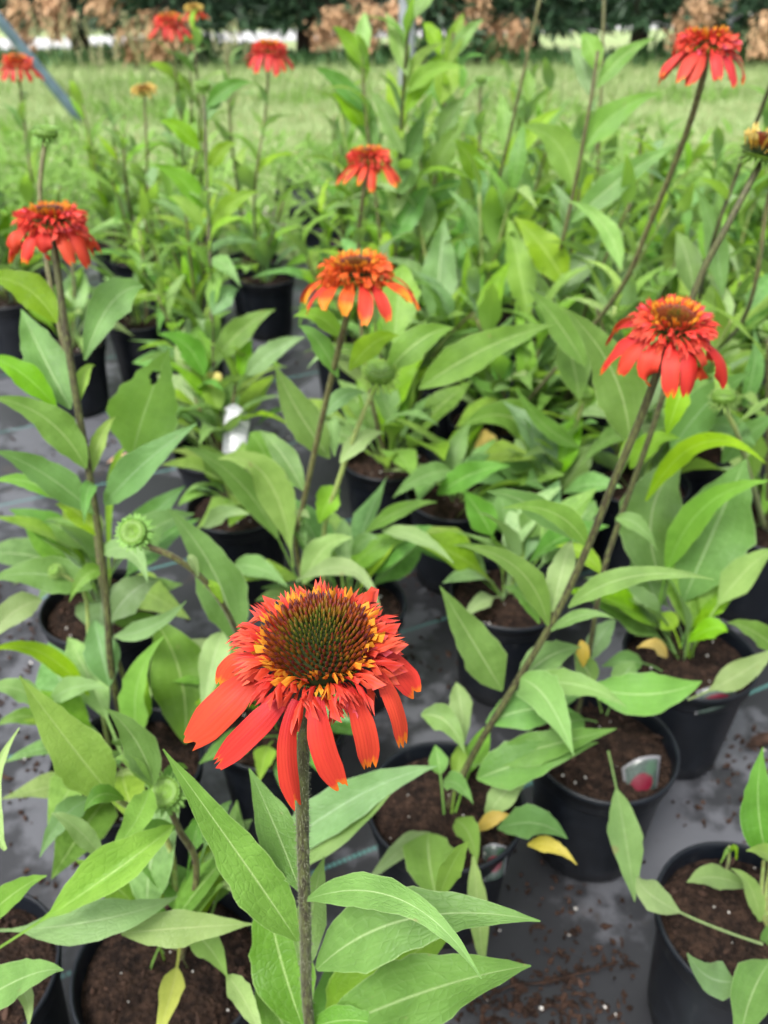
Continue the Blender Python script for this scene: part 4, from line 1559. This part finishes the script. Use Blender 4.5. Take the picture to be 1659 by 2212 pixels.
# P2: lower right pot
P2 = new_pot(ground(1615, 1990, POT_H), 'small leafy coneflower in the lower right corner pot, with pale curled lower leaves')
leaves(P2, [
    ((1648, 2040), (1376, 1892), 66, .76, .70, dict(mid=(1452, 1962), petiole=.45, mat='pale', wide=.5, NL=18)),
    ((1614, 1918), (1484, 1906), 54, .78, .74, dict(mat='pale', wide=.6, mid=(1545, 1895))),
    ((1642, 1990), (1578, 1876), 42, .78, .74, dict(mat='pale', mid=(1620, 1915))),
    ((1660, 1860), (1648, 1614), 86, .72, .70, dict(mid=(1638, 1740))),
    ((1590, 2120), (1484, 2058), 80, .68, .66, dict(mid=(1530, 2110), mat='blue')),
    ((1665, 2075), (1600, 2275), 100, .70, .62, dict(mid=(1618, 2165))),
    ((1668, 2060), (1720, 1800), 60, .78, .8, dict(petiole=.4)),
    ((1640, 2050), (1690, 2000), 30, .78, .76, dict()),
    ((1700, 1900), (1612, 1838), 60, .74, .68, dict(mat='bright')),
])
for k in range(4):
    add_stem(P2, [soil_top(P2, .025 + .006 * k, .0), at(1644 + 9 * k, 1960, .775), at(1650 + 14 * k, 1860, .75)], .0022, .0016, 'stem_green', 10)
bl = add_stem(P2, [soil_top(P2, .0, .055), at(1574, 1860, .80), at(1575, 1828, .79)], .0016, .001, 'stem_green', 8, name='seedling_stem')
add_leaf(P2, (1575, 1845), (1556, 1866), 12, .795, .79, mat='bright')
add_leaf(P2, (1575, 1840), (1590, 1858), 12, .795, .79, mat='bright')

# P5: broad leaved pot on the right
P5 = new_pot(ground(1490, 1415, POT_H), 'coneflower with very broad upright leaves, at the right behind the tagged pot')
leaves(P5, [
    ((1430, 1260), (1480, 985), 150, 1.06, 1.02, dict(mid=(1408, 1110), mat='leaf', wide=.5, NL=18)),
    ((1475, 1300), (1612, 990), 170, 1.05, .98, dict(mid=(1545, 1140), mat='leaf', wide=.5, NL=18, fold=.15)),
    ((1395, 1082), (1655, 1002), 50, .98, .86, dict(mid=(1515, 957), mat='bright')),
    ((1425, 1300), (1665, 1038), 70, 1.05, .92, dict(mid=(1502, 1115), mat='bright', petiole=.15)),
    ((1500, 1390), (1680, 1185), 70, 1.05, .95, dict(mid=(1590, 1255), mat='pale', petiole=.3)),
    ((1690, 1412), (1570, 1346), 52, .92, .88, dict(mid=(1625, 1362))),
    ((1488, 1386), (1572, 1364), 48, 1.03, 1.0, dict(mat='bright', wide=.6)),
    ((1485, 1512), (1680, 1398), 62, .95, .90, dict(mid=(1588, 1462), mat='pale', petiole=.25)),
    ((1440, 1420), (1376, 1400), 34, 1.04, 1.0, dict(mat='yellow')),
    ((1460, 1410), (1330, 1260), 70, 1.06, 1.08, dict(petiole=.35, mat='leaf')),
    ((1455, 1410), (1360, 1180), 80, 1.08, 1.1, dict(petiole=.35, mat='blue')),
    ((1470, 1400), (1420, 1330), 50, 1.05, 1.05, dict(petiole=.35, mat='bright')),
    ((1430, 1450), (1300, 1440), 50, 1.05, 1.02, dict(petiole=.35)),
    ((1470, 1400), (1540, 1200), 70, 1.07, 1.1, dict(petiole=.4)),
])
basal(P5, random.Random(65), 12, .17, 1.3, R(110), 1.8)

# P6 : pot behind, small leaves
P6 = new_pot(ground(1100, 1280, POT_H), 'bloomless leafy coneflower in the pot between the orange bloom and right bloom stems')
basal(P6, random.Random(75), 17, .17, 1.2, R(90), 2.4)
leaves(P6, [((1090, 1290), (1000, 1335), 40, 1.17, 1.12, dict(petiole=.3, mat='pale')),
            ((1095, 1230), (1000, 1060), 70, 1.2, 1.16, dict(petiole=.35)),
            ((1110, 1230), (1180, 1080), 70, 1.2, 1.18, dict(petiole=.35, mat='leaf')),
            ((1100, 1230), (1080, 1060), 70, 1.22, 1.2, dict(petiole=.35, mat='blue'))])

# P14: centre back, red and orange bloom above the orange one
P14 = new_pot(ground(838, 990, POT_H), 'coneflower with the smaller red orange bloom just above the orange one')
cE = at(797, 338, 1.22)
sE = add_stem(P14, [soil_top(P14), at(790, 800, 1.38), at(775, 560, 1.30), at(782, 440, 1.25), cE - UPV * .01], .0036, .0032, 'stem_olive', 26)
flower(P14, cE, Vector((0, .03, 1)), .86, 'shallow', 13, True, False, 'floret', 61)
rr = random.Random(81)
stem_leaves(P14, rr, sE, 9, .13, .06, .1, .78)
leaves(P14, [
    ((850, 745), (872, 570), 98, 1.2, 1.24, dict(mat='bright', wide=.5)),
    ((975, 1016), (848, 1076), 52, 1.3, 1.22, dict()),
    ((945, 1068), (1102, 1006), 62, 1.3, 1.24, dict(mat='leaf')),
    ((905, 840), (1200, 700), 88, 1.15, 1.06, dict(mid=(1050, 752), mat='leaf', NL=18)),
    ((838, 850), (905, 760), 70, 1.2, 1.25, dict(mat='bright')),
])
basal(P14, rr, 20, .19, 1.15)

# P15 : behind, carries the tall bloom at the upper right
P15 = new_pot(ground(1060, 905, POT_H), 'tallest coneflower leaning right with the red bloom high against the lawn')
cF = at(1527, 92, .925)
sF = add_stem(P15, [soil_top(P15, .03, 0), at(1180, 820, 1.42), at(1330, 640, 1.18), at(1405, 480, 1.08), at(1478, 300, .99), at(1518, 170, .94), cF - UPV * .01], .0034, .0036, 'stem_olive', 36, 10)
flower(P15, cF, Vector((.03, .02, 1)), .94, 'dropfar', 14, True, False, 'floret', 71)
rr = random.Random(91)
leaves(P15, [
    ((1190, 962), (994, 924), 84, 1.45, 1.38, dict(mid=(1092, 898))),
    ((1068, 940), (1022, 1002), 46, 1.5, 1.44, dict(mat='yellow')),
    ((1200, 1010), (1180, 900), 50, 1.45, 1.45, dict(mat='bright')),
    ((1180, 1010), (1110, 960), 50, 1.45, 1.42, dict(mat='leaf')),
])
basal(P15, rr, 14, .19, 1.25)

# P20: behind the right stem, with a small fuzzy bud
P20 = new_pot(ground(1178, 1085, POT_H), 'coneflower with a small fuzzy bud on a short leafy stem, left of the right stem')
rr = random.Random(95)
sO = add_stem(P20, [soil_top(P20, .015, -.01), at(1212, 1010, 1.38), at(1240, 930, 1.36), at(1265, 858, 1.34)], .0034, .003, 'stem_green', 14)
bud(P20, at(1267, 850, 1.34), Vector((0, -.2, 1)), 1.0, 29)
stem_leaves(P20, rr, sO, 9, .14, .07, .1, .95, (.2, .9))
leaves(P20, [((1252, 966), (1113, 834), 42, 1.34, 1.28, dict(mid=(1170, 912), mat='leaf')), ((1200, 1040), (1120, 940), 60, 1.38, 1.34, dict(mat='bright')),
             ((1215, 1060), (1290, 960), 66, 1.38, 1.34, dict(mat='leaf')), ((1180, 1080), (1060, 1000), 66, 1.38, 1.32, dict(petiole=.2, mat='leaf')),
             ((1190, 1080), (1110, 1180), 60, 1.36, 1.26, dict(petiole=.2, mat='blue')), ((1200, 1085), (1300, 1120), 56, 1.36, 1.28, dict(petiole=.2)),
             ((1185, 1075), (1150, 930), 70, 1.40, 1.42, dict(petiole=.3, mat='bright'))])
basal(P20, rr, 12, .18, 1.25)

# right edge plants
def leafy(px, py, label, seed, stems, nb=9, L=.16, nl=9, group='potted coneflowers on the ground cloth', mats=None):
    """stems: list of (points above the soil as px, py, depth) with an optional head at the top."""
    root = new_pot(ground(px, py, POT_H), label, group=group)
    rng = random.Random(seed)
    for s in stems:
        pts = [soil_top(root, rng.uniform(-.02, .02), rng.uniform(-.02, .02))] + [at(*p) for p in s['p']]
        P = add_stem(root, pts, s.get('r', .0036), .0028, s.get('m', 'stem_olive'), 24)
        k = s.get('k')
        if k == 'bud':
            bud(root, P[-1] + UPV * .008, Vector((rng.uniform(-.2, .2), rng.uniform(-.2, .2), 1)), s.get('s', 1.0), seed)
        elif k:
            flower(root, P[-1] + UPV * .01, Vector((rng.uniform(-.1, .1), rng.uniform(-.15, .05), 1)), s.get('s', 1.0), k, s.get('n', 13), False, False, s.get('f', 'floret'), seed,
                   ruff=s.get('ruff', 1.0), inmat=s.get('im', 'floret_in'))
        stem_leaves(root, rng, P, s.get('nl', nl), s.get('L0', .16), s.get('L1', .08), s.get('lo', .1), s.get('hi', .85), (.3, 1.05), mats)
    basal(root, rng, nb, L, 1.15, mats=mats)
    return root


T1 = leafy(1180, 740, 'tall bloomless leafy stem between the orange bloom and the high right bloom', 101,
           [dict(p=[(1200, 600, 1.55), (1240, 410, 1.42), (1272, 240, 1.35), (1292, 110, 1.32)], nl=4, lo=.1, hi=.4)])
leaves(T1, [
    ((1290, 155), (1254, 76), 48, 1.33, 1.33, dict(mat='bright')),
    ((1290, 192), (1416, 82), 42, 1.34, 1.34, dict(mid=(1345, 122), mat='leaf')),
    ((1280, 215), (1230, 98), 42, 1.35, 1.38, dict(mat='blue')),
    ((1265, 322), (1426, 200), 64, 1.38, 1.36, dict(mid=(1330, 245), mat='bright')),
    ((1240, 412), (1122, 270), 78, 1.42, 1.38, dict(mid=(1205, 312), mat='bright')),
    ((1235, 480), (1462, 312), 62, 1.44, 1.4, dict(mat='leaf')),
    ((1340, 582), (1222, 432), 44, 1.3, 1.28, dict(mid=(1304, 486), mat='pale')),
    ((1265, 792), (1140, 624), 62, 1.2, 1.15, dict(mid=(1200, 690))),
    ((1252, 862), (1208, 690), 76, 1.25, 1.25, dict(mat='leaf')),
    ((1225, 620), (1110, 470), 80, 1.5, 1.5, dict(mat='bright')),
    ((1215, 640), (1300, 520), 60, 1.5, 1.5, dict(mat='blue')),
])
S1 = leafy(475, 975, 'tall leafy coneflower with a pale green bud and a white tag in its pot', 111,
           [dict(p=[(463, 800, 1.5), (452, 500, 1.47), (444, 300, 1.45), (440, 195, 1.45)], k='bud', nl=12, lo=.05, hi=.6, m='stem_brown'),
            dict(p=[(505, 860, 1.5), (520, 740, 1.5)], nl=7), dict(p=[(430, 880, 1.52), (400, 760, 1.52)], nl=7)], nb=14, L=.18)
leaves(S1, [
    ((432, 326), (344, 262), 42, 1.45, 1.42, dict(mat='bright')),
    ((440, 452), (328, 358), 48, 1.47, 1.42, dict(mat='bright', mid=(390, 385))),
    ((450, 372), (512, 310), 38, 1.46, 1.44, dict(mat='bright')),
    ((455, 488), (560, 414), 42, 1.47, 1.44, dict(mat='bright')),
    ((440, 492), (364, 424), 34, 1.47, 1.44, dict(mat='bright')),
    ((445, 234), (545, 178), 38, 1.45, 1.45, dict(mat='leaf')),
    ((448, 260), (490, 200), 32, 1.45, 1.48, dict(mat='blue')),
    ((458, 560), (520, 620), 40, 1.47, 1.42, dict(mat='leaf')),
    ((460, 680), (515, 625), 52, 1.48, 1.5, dict(mat='blue')),
    ((462, 780), (595, 668), 62, 1.48, 1.42, dict(mat='leaf')),
    ((440, 812), (340, 722), 58, 1.48, 1.42, dict(mat='leaf', mid=(402, 745))),
    ((530, 815), (660, 728), 52, 1.45, 1.4, dict(mat='blue')),
    ((470, 840), (450, 820), 40, 1.5, 1.5, dict(mat='yellow')),
    ((520, 815), (545, 735), 36, 1.48, 1.48, dict(mat='bright')),
    ((480, 950), (450, 800), 50, 1.5, 1.5, dict(mat='bright', petiole=.3)),
])
GB = 'leafy coneflowers massed at the back'
U1 = leafy(855, 745, 'very tall leafy coneflower in front of the thick grey post', 121,
           [dict(p=[(858, 500, 1.80), (868, 250, 1.62), (884, 40, 1.5), (897, -70, 1.45)], nl=13, lo=.1, hi=.78, L0=.16, L1=.12, m='stem_brown'),
            dict(p=[(820, 500, 1.85), (790, 250, 1.75), (780, 90, 1.7)], nl=11, L0=.15, L1=.09),
            dict(p=[(930, 450, 1.85), (960, 220, 1.78), (980, 70, 1.72)], nl=11, L0=.15, L1=.09)], nb=10)
leaves(U1, [
    ((880, 165), (833, 28), 44, 1.56, 1.55, dict(mat='pale')), ((876, 245), (966, 112), 44, 1.60, 1.58, dict(mat='bright')),
    ((872, 335), (800, 196), 48, 1.66, 1.62, dict(mat='leaf')), ((880, 200), (1002, 146), 40, 1.58, 1.5, dict(mat='bright', mid=(935, 152))),
    ((965, 150), (1002, 28), 40, 1.74, 1.72, dict(mat='bright')), ((972, 130), (1046, 42), 34, 1.74, 1.7, dict(mat='leaf')),
    ((950, 120), (914, 50), 36, 1.74, 1.74, dict(mat='bright')), ((952, 225), (986, 122), 58, 1.76, 1.74, dict(mat='bright')),
    ((800, 155), (718, 58), 40, 1.72, 1.66, dict(mat='bright', mid=(752, 88))), ((782, 130), (788, 26), 38, 1.71, 1.7, dict(mat='pale')),
    ((778, 160), (744, 84), 38, 1.72, 1.72, dict(mat='leaf')), ((800, 250), (678, 148), 42, 1.76, 1.7, dict(mat='leaf', mid=(730, 176))),
    ((795, 290), (716, 200), 46, 1.78, 1.74, dict(mat='bright')), ((812, 330), (752, 168), 52, 1.78, 1.78, dict(mat='leaf')),
    ((865, 400), (920, 240), 52, 1.7, 1.68, dict(mat='leaf')), ((860, 420), (910, 330), 60, 1.72, 1.66, dict(mat='blue')),
    ((868, 300), (836, 150), 44, 1.64, 1.66, dict(mat='bright')), ((945, 300), (1010, 210), 46, 1.8, 1.76, dict(mat='leaf')),
    ((935, 380), (1000, 270), 56, 1.82, 1.78, dict(mat='bright')), ((850, 520), (930, 400), 64, 1.78, 1.74, dict(mat='leaf')),
    ((850, 470), (886, 300), 60, 1.75, 1.75, dict(mat='pale')), ((930, 460), (1000, 390), 56, 1.85, 1.78, dict(mat='blue')),
    ((945, 520), (905, 380), 66, 1.85, 1.85, dict(mat='bright')), ((940, 700), (960, 470), 84, 1.75, 1.75, dict(mat='leaf')),
    ((970, 640), (1020, 440), 74, 1.8, 1.8, dict(mat='leaf')), ((1010, 660), (1090, 560), 60, 1.75, 1.7, dict(mat='blue')),
    ((1140, 690), (1096, 468), 66, 1.6, 1.6, dict(mat='bright')), ((1095, 640), (1070, 500), 60, 1.7, 1.7, dict(mat='leaf')),
    ((1060, 420), (1140, 310), 56, 1.75, 1.7, dict(mat='leaf')), ((1040, 400), (980, 300), 56, 1.8, 1.76, dict(mat='bright')),
    ((1085, 360), (1215, 232), 46, 1.7, 1.62, dict(mat='bright')), ((1095, 330), (1080, 200), 40, 1.72, 1.72, dict(mat='bright')),
])
V1 = leafy(1000, 680, 'leafy coneflower with a tall bare stem crossing the lawn right of the grey post', 131,
           [dict(p=[(1040, 520, 1.85), (1082, 370, 1.7), (1125, 185, 1.58), (1170, -20, 1.5)], nl=6, lo=.05, hi=.5, m='stem_olive'),
            dict(p=[(1030, 400, 1.9), (1038, 180, 1.85)], k='bud', nl=8, L0=.13, L1=.08)], nb=10)
W1 = leafy(1300, 640, 'coneflower with a thin stem passing the conifer trunks at the top edge', 141,
           [dict(p=[(1290, 450, 2.0), (1300, 150, 1.85), (1306, -40, 1.8)], nl=6, lo=.05, hi=.45),
            dict(p=[(1370, 420, 1.95), (1385, 285, 1.9)], k='bud', nl=7)], nb=10)
X1 = leafy(1480, 780, 'coneflower with two bare stems leaning out past the right edge', 151,
           [dict(p=[(1530, 560, 1.35), (1590, 380, 1.25), (1662, 190, 1.15), (1700, 80, 1.1)], nl=6, lo=.05, hi=.5, m='stem_brown'),
            dict(p=[(1600, 700, 1.3), (1660, 430, 1.15), (1690, 330, 1.1)], nl=4, lo=.05, hi=.5, m='stem_olive')], nb=12)
leaves(X1, [
    ((1450, 972), (1622, 804), 92, 1.1, 1.0, dict(mid=(1530, 870), mat='blue')),
    ((1362, 1012), (1470, 948), 52, 1.05, 1.0, dict(mat='bright', mid=(1410, 955))),
    ((1530, 922), (1632, 962), 52, 1.1, 1.02, dict(mat='leaf')),
    ((1560, 1000), (1680, 900), 60, 1.12, 1.05, dict(mat='blue')),
    ((1500, 640), (1460, 500), 60, 1.3, 1.3, dict(mat='leaf')),
    ((1560, 640), (1500, 400), 50, 1.35, 1.3, dict(mat='blue', mid=(1540, 500))),
    ((1520, 560), (1560, 440), 60, 1.4, 1.4, dict(mat='bright')),
])
Y1 = leafy(1660, 1130, 'leafy coneflower with a fuzzy green bud, half cut by the right edge', 161,
           [dict(p=[(1600, 960, 1.05), (1560, 870, 1.0)], k='bud', nl=4, s=1.1, m='stem_green'),
            dict(p=[(1660, 800, 1.1), (1665, 720, 1.1)], k='bud', nl=5, s=1.0)], nb=9)
# far left and back blooms
H1 = leafy(60, 600, 'far coneflower with the red bloom at the left edge beside the blue pipe', 171,
           [dict(p=[(70, 420, 2.3), (50, 250, 2.25), (40, 142, 2.2)], k='dropfar', s=1.02, nl=10, hi=.8), dict(p=[(120, 480, 2.35), (130, 400, 2.3)], nl=9)], nb=12, L=.18)
I1 = leafy(395, 500, 'far coneflower with the tallest red bloom, touching the dark conifers', 181,
           [dict(p=[(395, 300, 2.35), (378, 150, 2.25), (366, 54, 2.2)], k='dropfar', s=1.04, nl=9, hi=.85, m='stem_olive'),
            dict(p=[(430, 300, 2.4), (424, 150, 2.3), (419, 26, 2.3)], k='shallow', n=8, s=.7, f='floret_yellow', im='floret_yellow', nl=8, ruff=.6),
            dict(p=[(412, 250, 2.4), (405, 90, 2.35)], k='bud', s=.8, nl=8)], nb=9)
J1 = leafy(545, 560, 'far coneflower with the red bloom under a brown dead branch', 191,
           [dict(p=[(550, 420, 2.05), (572, 250, 1.97), (583, 115, 1.9)], k='dropfar', s=1.05, nl=9, hi=.7, m='stem_olive'), dict(p=[(600, 480, 2.1), (620, 380, 2.05)], nl=9),
            dict(p=[(500, 300, 2.2), (492, 100, 2.1)], nl=9)], nb=9)
K1 = leafy(300, 560, 'far coneflower with a faded small yellow head above dark leaves', 201,
           [dict(p=[(316, 400, 2.1), (312, 205, 2.0)], k='shallow', n=0, s=.85, f='floret_yellow', im='floret_yellow', ruff=.7, nl=6, hi=.6),
            dict(p=[(272, 400, 2.1), (268, 250, 2.05)], nl=9)], nb=9)
for (px, py, lab, sd) in ((150, 742, 'leafy coneflower in the lone black pot near the left edge', 211), (575, 600, 'leafy coneflower in the big black pot left of the orange bloom', 221),
                          (300, 690, 'low leafy coneflower behind the left red bloom, no head showing', 231)):
    rt = leafy(px, py, lab, sd, [dict(p=[(px + 10, py - 120, depth_of(ground(px, py, POT_H)) - .02), (px, py - 210, depth_of(ground(px, py, POT_H)) - .03)], nl=6)] if sd != 221 else [], nb=13, L=.18)
# the massed plants at the back right, and the sparser ones at the far left
back = [(.46, 1.22, 'bloomless leafy coneflower straight behind the large right hand red bloom'),
        (.70, 1.18, 'bloomless coneflower outside the right edge beside the half opened yellow head'),
        (.66, 1.50, 'bloomless coneflower below the half opened yellow head, behind its stem'),
        (.42, 1.62, 'bloomless coneflower at the foot of the tall stem right of the orange bloom'),
        (.95, 1.45, 'bloomless coneflower just beyond the right edge of the massed pots'),
        (.90, 1.78, 'bloomless coneflower at the right edge, behind the yellow head'),
        (.17, 1.74, 'bloomless bright leafed coneflower right behind the orange bloom'),
        (.60, 1.93, 'bloomless coneflower beside the leaning stem of the high red bloom'),
        (.28, 2.08, 'bloomless coneflower halfway between the red orange bloom and the tall leafy stem'),
        (1.2, 1.9, 'bloomless coneflower at the far right of the massed pots'),
        (.88, 2.15, 'bloomless coneflower left of the yellow head, against the weeds'),
        (-.02, 2.2, 'bloomless coneflower directly behind the small red orange bloom'),
        (.52, 2.35, 'bloomless coneflower behind the tall leafy stem, next to the lawn'),
        (1.2, 2.35, 'bloomless coneflower in the back row at the far right'),
        (.15, 2.5, 'bloomless coneflower in the back row below the grey post'),
        (.82, 2.6, 'bloomless coneflower in the back row left of the high red bloom stem'),
        (.40, 2.72, 'bloomless coneflower in the back row under the thin crossing stem'),
        (1.15, 2.75, 'bloomless coneflower in the back row right of the high red bloom stem'),
        (.02, 1.55, 'bloomless coneflower between the green bud and the orange bloom, low and leafy'),
        (.30, 1.42, 'bloomless coneflower with long leaves between the orange bloom and right hand bloom'),
        (.56, 1.36, 'bloomless coneflower behind the broad leaved pot on the right')]
rr = random.Random(303)
for i, (x, y, lab) in enumerate(back):
    root = new_pot(Vector((x + rr.uniform(-.03, .03), y + rr.uniform(-.03, .03), 0)), lab, group=GB)
    low = y < 1.6
    for k in range(3 if low else 5):
        b = soil_top(root, rr.uniform(-.04, .04), rr.uniform(-.04, .04))
        hgt = rr.uniform(.18, .32) if low else rr.uniform(.30, .50) if x < .5 else rr.uniform(.26, .44)
        t = b + Vector((rr.uniform(-.12, .14), rr.uniform(-.12, .10), hgt))
        P = add_stem(root, [b, b.lerp(t, .5) + Vector((rr.uniform(-.02, .02), 0, .02)), t], .0034, .0024, rr.choice(('stem_olive', 'stem_green')), 12, 6)
        stem_leaves(root, rr, P, rr.randint(9, 12), .18, .12, .08, .98, (.4, 1.2))
    basal(root, rr, 11, .21, 1.3)
for i, (x, y, lab) in enumerate(((-.98, 2.2, 'low leafy coneflower at the left edge behind the left red bloom'), (-.62, 2.32, 'low leafy coneflower behind the leafy stem with the white tag'),
                                 (-1.15, 2.6, 'low leafy coneflower under the far red bloom at the left edge'), (-.85, 2.75, 'low leafy coneflower under the faded yellow head'),
                                 (-.12, 2.78, 'leafy coneflower beside the empty pots, left of the red orange bloom'), (-.6, 2.72, 'low leafy coneflower under the tallest far red bloom'),
                                 (-.08, 1.86, 'leafy coneflower between the empty pots and the orange bloom'), (-.47, 2.02, 'leafy coneflower behind the stem with the pale green bud'),
                                 (-.36, 1.62, 'leafy coneflower just left of the pot with the white tag'))):
    root = new_pot(Vector((x, y, 0)), lab, group='leafy coneflowers at the far left')
    for k in range(4):
        b = soil_top(root, rr.uniform(-.03, .03), rr.uniform(-.03, .03))
        t = b + Vector((rr.uniform(-.08, .08), rr.uniform(-.08, .08), rr.uniform(.22, .42)))
        P = add_stem(root, [b, b.lerp(t, .5), t], .0034, .0024, 'stem_olive', 12, 6)
        stem_leaves(root, rr, P, 9, .16, .10, .1, .98, (.4, 1.15))
    basal(root, rr, 8, .18, 1.25)

# empty pots at the end of the cloth
for (px, py, lab, rot) in ((668, 520, 'empty black pot tipped on its side at the end of the cloth', (R(-72), 0, R(25))), (706, 590, 'empty black pot standing upright beside the tipped one', (0, 0, 0))):
    g = ground(px, py)
    root = link('empty_pot', None, None, (g.x, g.y, .085 if rot[0] else .003))
    root.rotation_euler = rot
    tag(root, lab, 'plant pot')
    p = link('pot', pot_me, root)
    link('rim', rim_me, p)

# ------------------------------------------------------------------ plant tags
def card(name, cs, mat, label, group):
    """cs: bottom left, bottom right, top right, top left corners; a bent card with a clipped, arched top."""
    a, b, c, d = cs
    n = (b - a).cross(d - a).normalized()
    V, F, UV = [], [], []
    NU, NV = 8, 6
    for th in (0, 1):
        for j in range(NV + 1):
            for i in range(NU + 1):
                u, v = i / NU, j / NV
                top = 1 - .22 * abs(u - .35) ** 1.5 * 2
                p = (a * (1 - u) + b * u) * (1 - v * top) + (d * (1 - u) + c * u) * (v * top)
                p = p + n * (.006 * math.sin(PI * u) - th * .0006)
                V.append(p - a)
                UV.append((u, v))
    m = (NU + 1) * (NV + 1)
    for j in range(NV):
        for i in range(NU):
            k = j * (NU + 1) + i
            F.append((k, k + 1, k + NU + 2, k + NU + 1))
            F.append((m + k, m + k + NU + 1, m + k + NU + 2, m + k + 1))
    edge = [i for i in range(NU + 1)] + [j * (NU + 1) + NU for j in range(1, NV + 1)] + [NV * (NU + 1) + i for i in range(NU - 1, -1, -1)] + [j * (NU + 1) for j in range(NV - 1, 0, -1)]
    for q in range(len(edge)):
        e0, e1 = edge[q], edge[(q + 1) % len(edge)]
        F.append((e0, e0 + m, e1 + m, e1))
    o = link(name, mesh(name, V, F, mat, UV), None, a)
    tag(o, label, 'plant tag', group)
    return o


card('plant_tag', [at(1354, 1750, .925), at(1418, 1722, .925), at(1430, 1606, .925), at(1342, 1650, .925)], M['tag_photo'],
     'printed plant tag with a red flower picture inside the largest fully seen pot', 'plant tags')
card('plant_tag', [at(1044, 1905, .85), at(1090, 1890, .85), at(1100, 1812, .855), at(1042, 1822, .855)], M['tag_photo'],
     'printed plant tag half hidden by leaves beside the yellow leaf', 'plant tags')
card('plant_tag', [at(480, 985, 1.47), at(528, 985, 1.47), at(545, 880, 1.50), at(486, 872, 1.50)], M['tag_white'],
     'white plant tag standing in a pot left of the orange bloom', 'plant tags')
card('plant_tag', [at(1500, 1545, 1.03), at(1580, 1520, 1.03), at(1604, 1462, 1.03), at(1505, 1488, 1.03)], M['tag_photo'],
     'plant tag with a pale edge in the broad leaved pot at the right', 'plant tags')
wl = ground(28, 742)
V, F = lathe([(.02, 0), (.055, .01), (.07, .05), (.072, .12), (.07, .121), (.066, .05), (.02, .016), (.0, .015)], 24)
o = link('white_cup', mesh('white_cup', V, F, M['white']), None, (wl.x - .02, wl.y, .012))
o.rotation_euler = (R(12), 0, 0)
tag(o, 'round white plastic container on the cloth at the left edge', 'container')

# ------------------------------------------------------------------ litter on the cloth
rng = random.Random(404)
mb, mp = MB(), MB()


def scatter(cx, cy, sx, sy, n, r0, r1):
    for _ in range(n):
        p = Vector((cx + rng.gauss(0, sx), cy + rng.gauss(0, sy), .003))
        if abs(p.x) > 3 or p.y > 3:
            continue
        v, f = chunk(rng, p, rng.uniform(r0, r1), rng.uniform(1, 2.6))
        mb.add(v, f)
        if rng.random() < .03:
            v, f = chunk(rng, p + Vector((.006, .004, 0)), rng.uniform(.0012, .003))
            mp.add(v, f)


for (px, py, s, n) in ((1190, 2190, .038, 260), (1270, 2090, .03, 60), (1060, 2195, .03, 90), (1150, 1960, .05, 30), (1600, 1640, .05, 90), (1210, 1880, .05, 25), (60, 1500, .08, 160), (30, 1680, .05, 60), (60, 1330, .1, 90),
                       (250, 980, .12, 70), (300, 800, .15, 60), (90, 1900, .06, 40), (920, 1440, .08, 80), (900, 1220, .1, 60), (1620, 1760, .05, 50), (560, 930, .1, 50)):
    g = ground(px, py)
    scatter(g.x, g.y, s, s * .7, n, .0014, .0042)
scatter(0, 1.2, .9, .7, 60, .001, .0028)
tag(link('soil_crumbs', mb.mesh('soil_crumbs', M['bark'], False)), 'brown bark and soil crumbs spilled on the ground cloth', 'soil crumbs', kind='stuff')
tag(link('perlite_grains', mp.mesh('perlite_grains', M['perlite'], False)), 'white perlite grains scattered on the ground cloth', 'perlite', kind='stuff')
tw = [ground(1060, 2148, .004), ground(1110, 2128, .008), ground(1175, 2122, .005), ground(1240, 2105, .007), ground(1335, 2078, .004)]
V, F, UV = tube([p - tw[0] for p in spline(tw, 14)], [.0014] * 14, 5)
tag(link('dry_twig', mesh('dry_twig', V, F, M['bark'], UV), None, tw[0]), 'thin dry twig lying on the cloth by the spilled soil', 'twig')
fl = ground(240, 1010)
for k, (px, py, m, lb) in enumerate(((232, 1000, 'deadspray', 'pale brown fallen leaf lying on the grey cloth at the left'), (1610, 1615, 'bark', 'curled brown fallen leaf on the cloth beside the right pots'))):
    g = ground(px, py, .004)
    V, F, UV = ribbon(Vector((0, 0, 0)), Vector((.035, .006, .010)), Vector((.07, .0, .004)), .024, UPV, 10, 4, .05, .3, .2)
    tag(link('fallen_leaf', mesh('fallen_leaf', V, F, M[m], UV), None, g), lb, 'leaf')
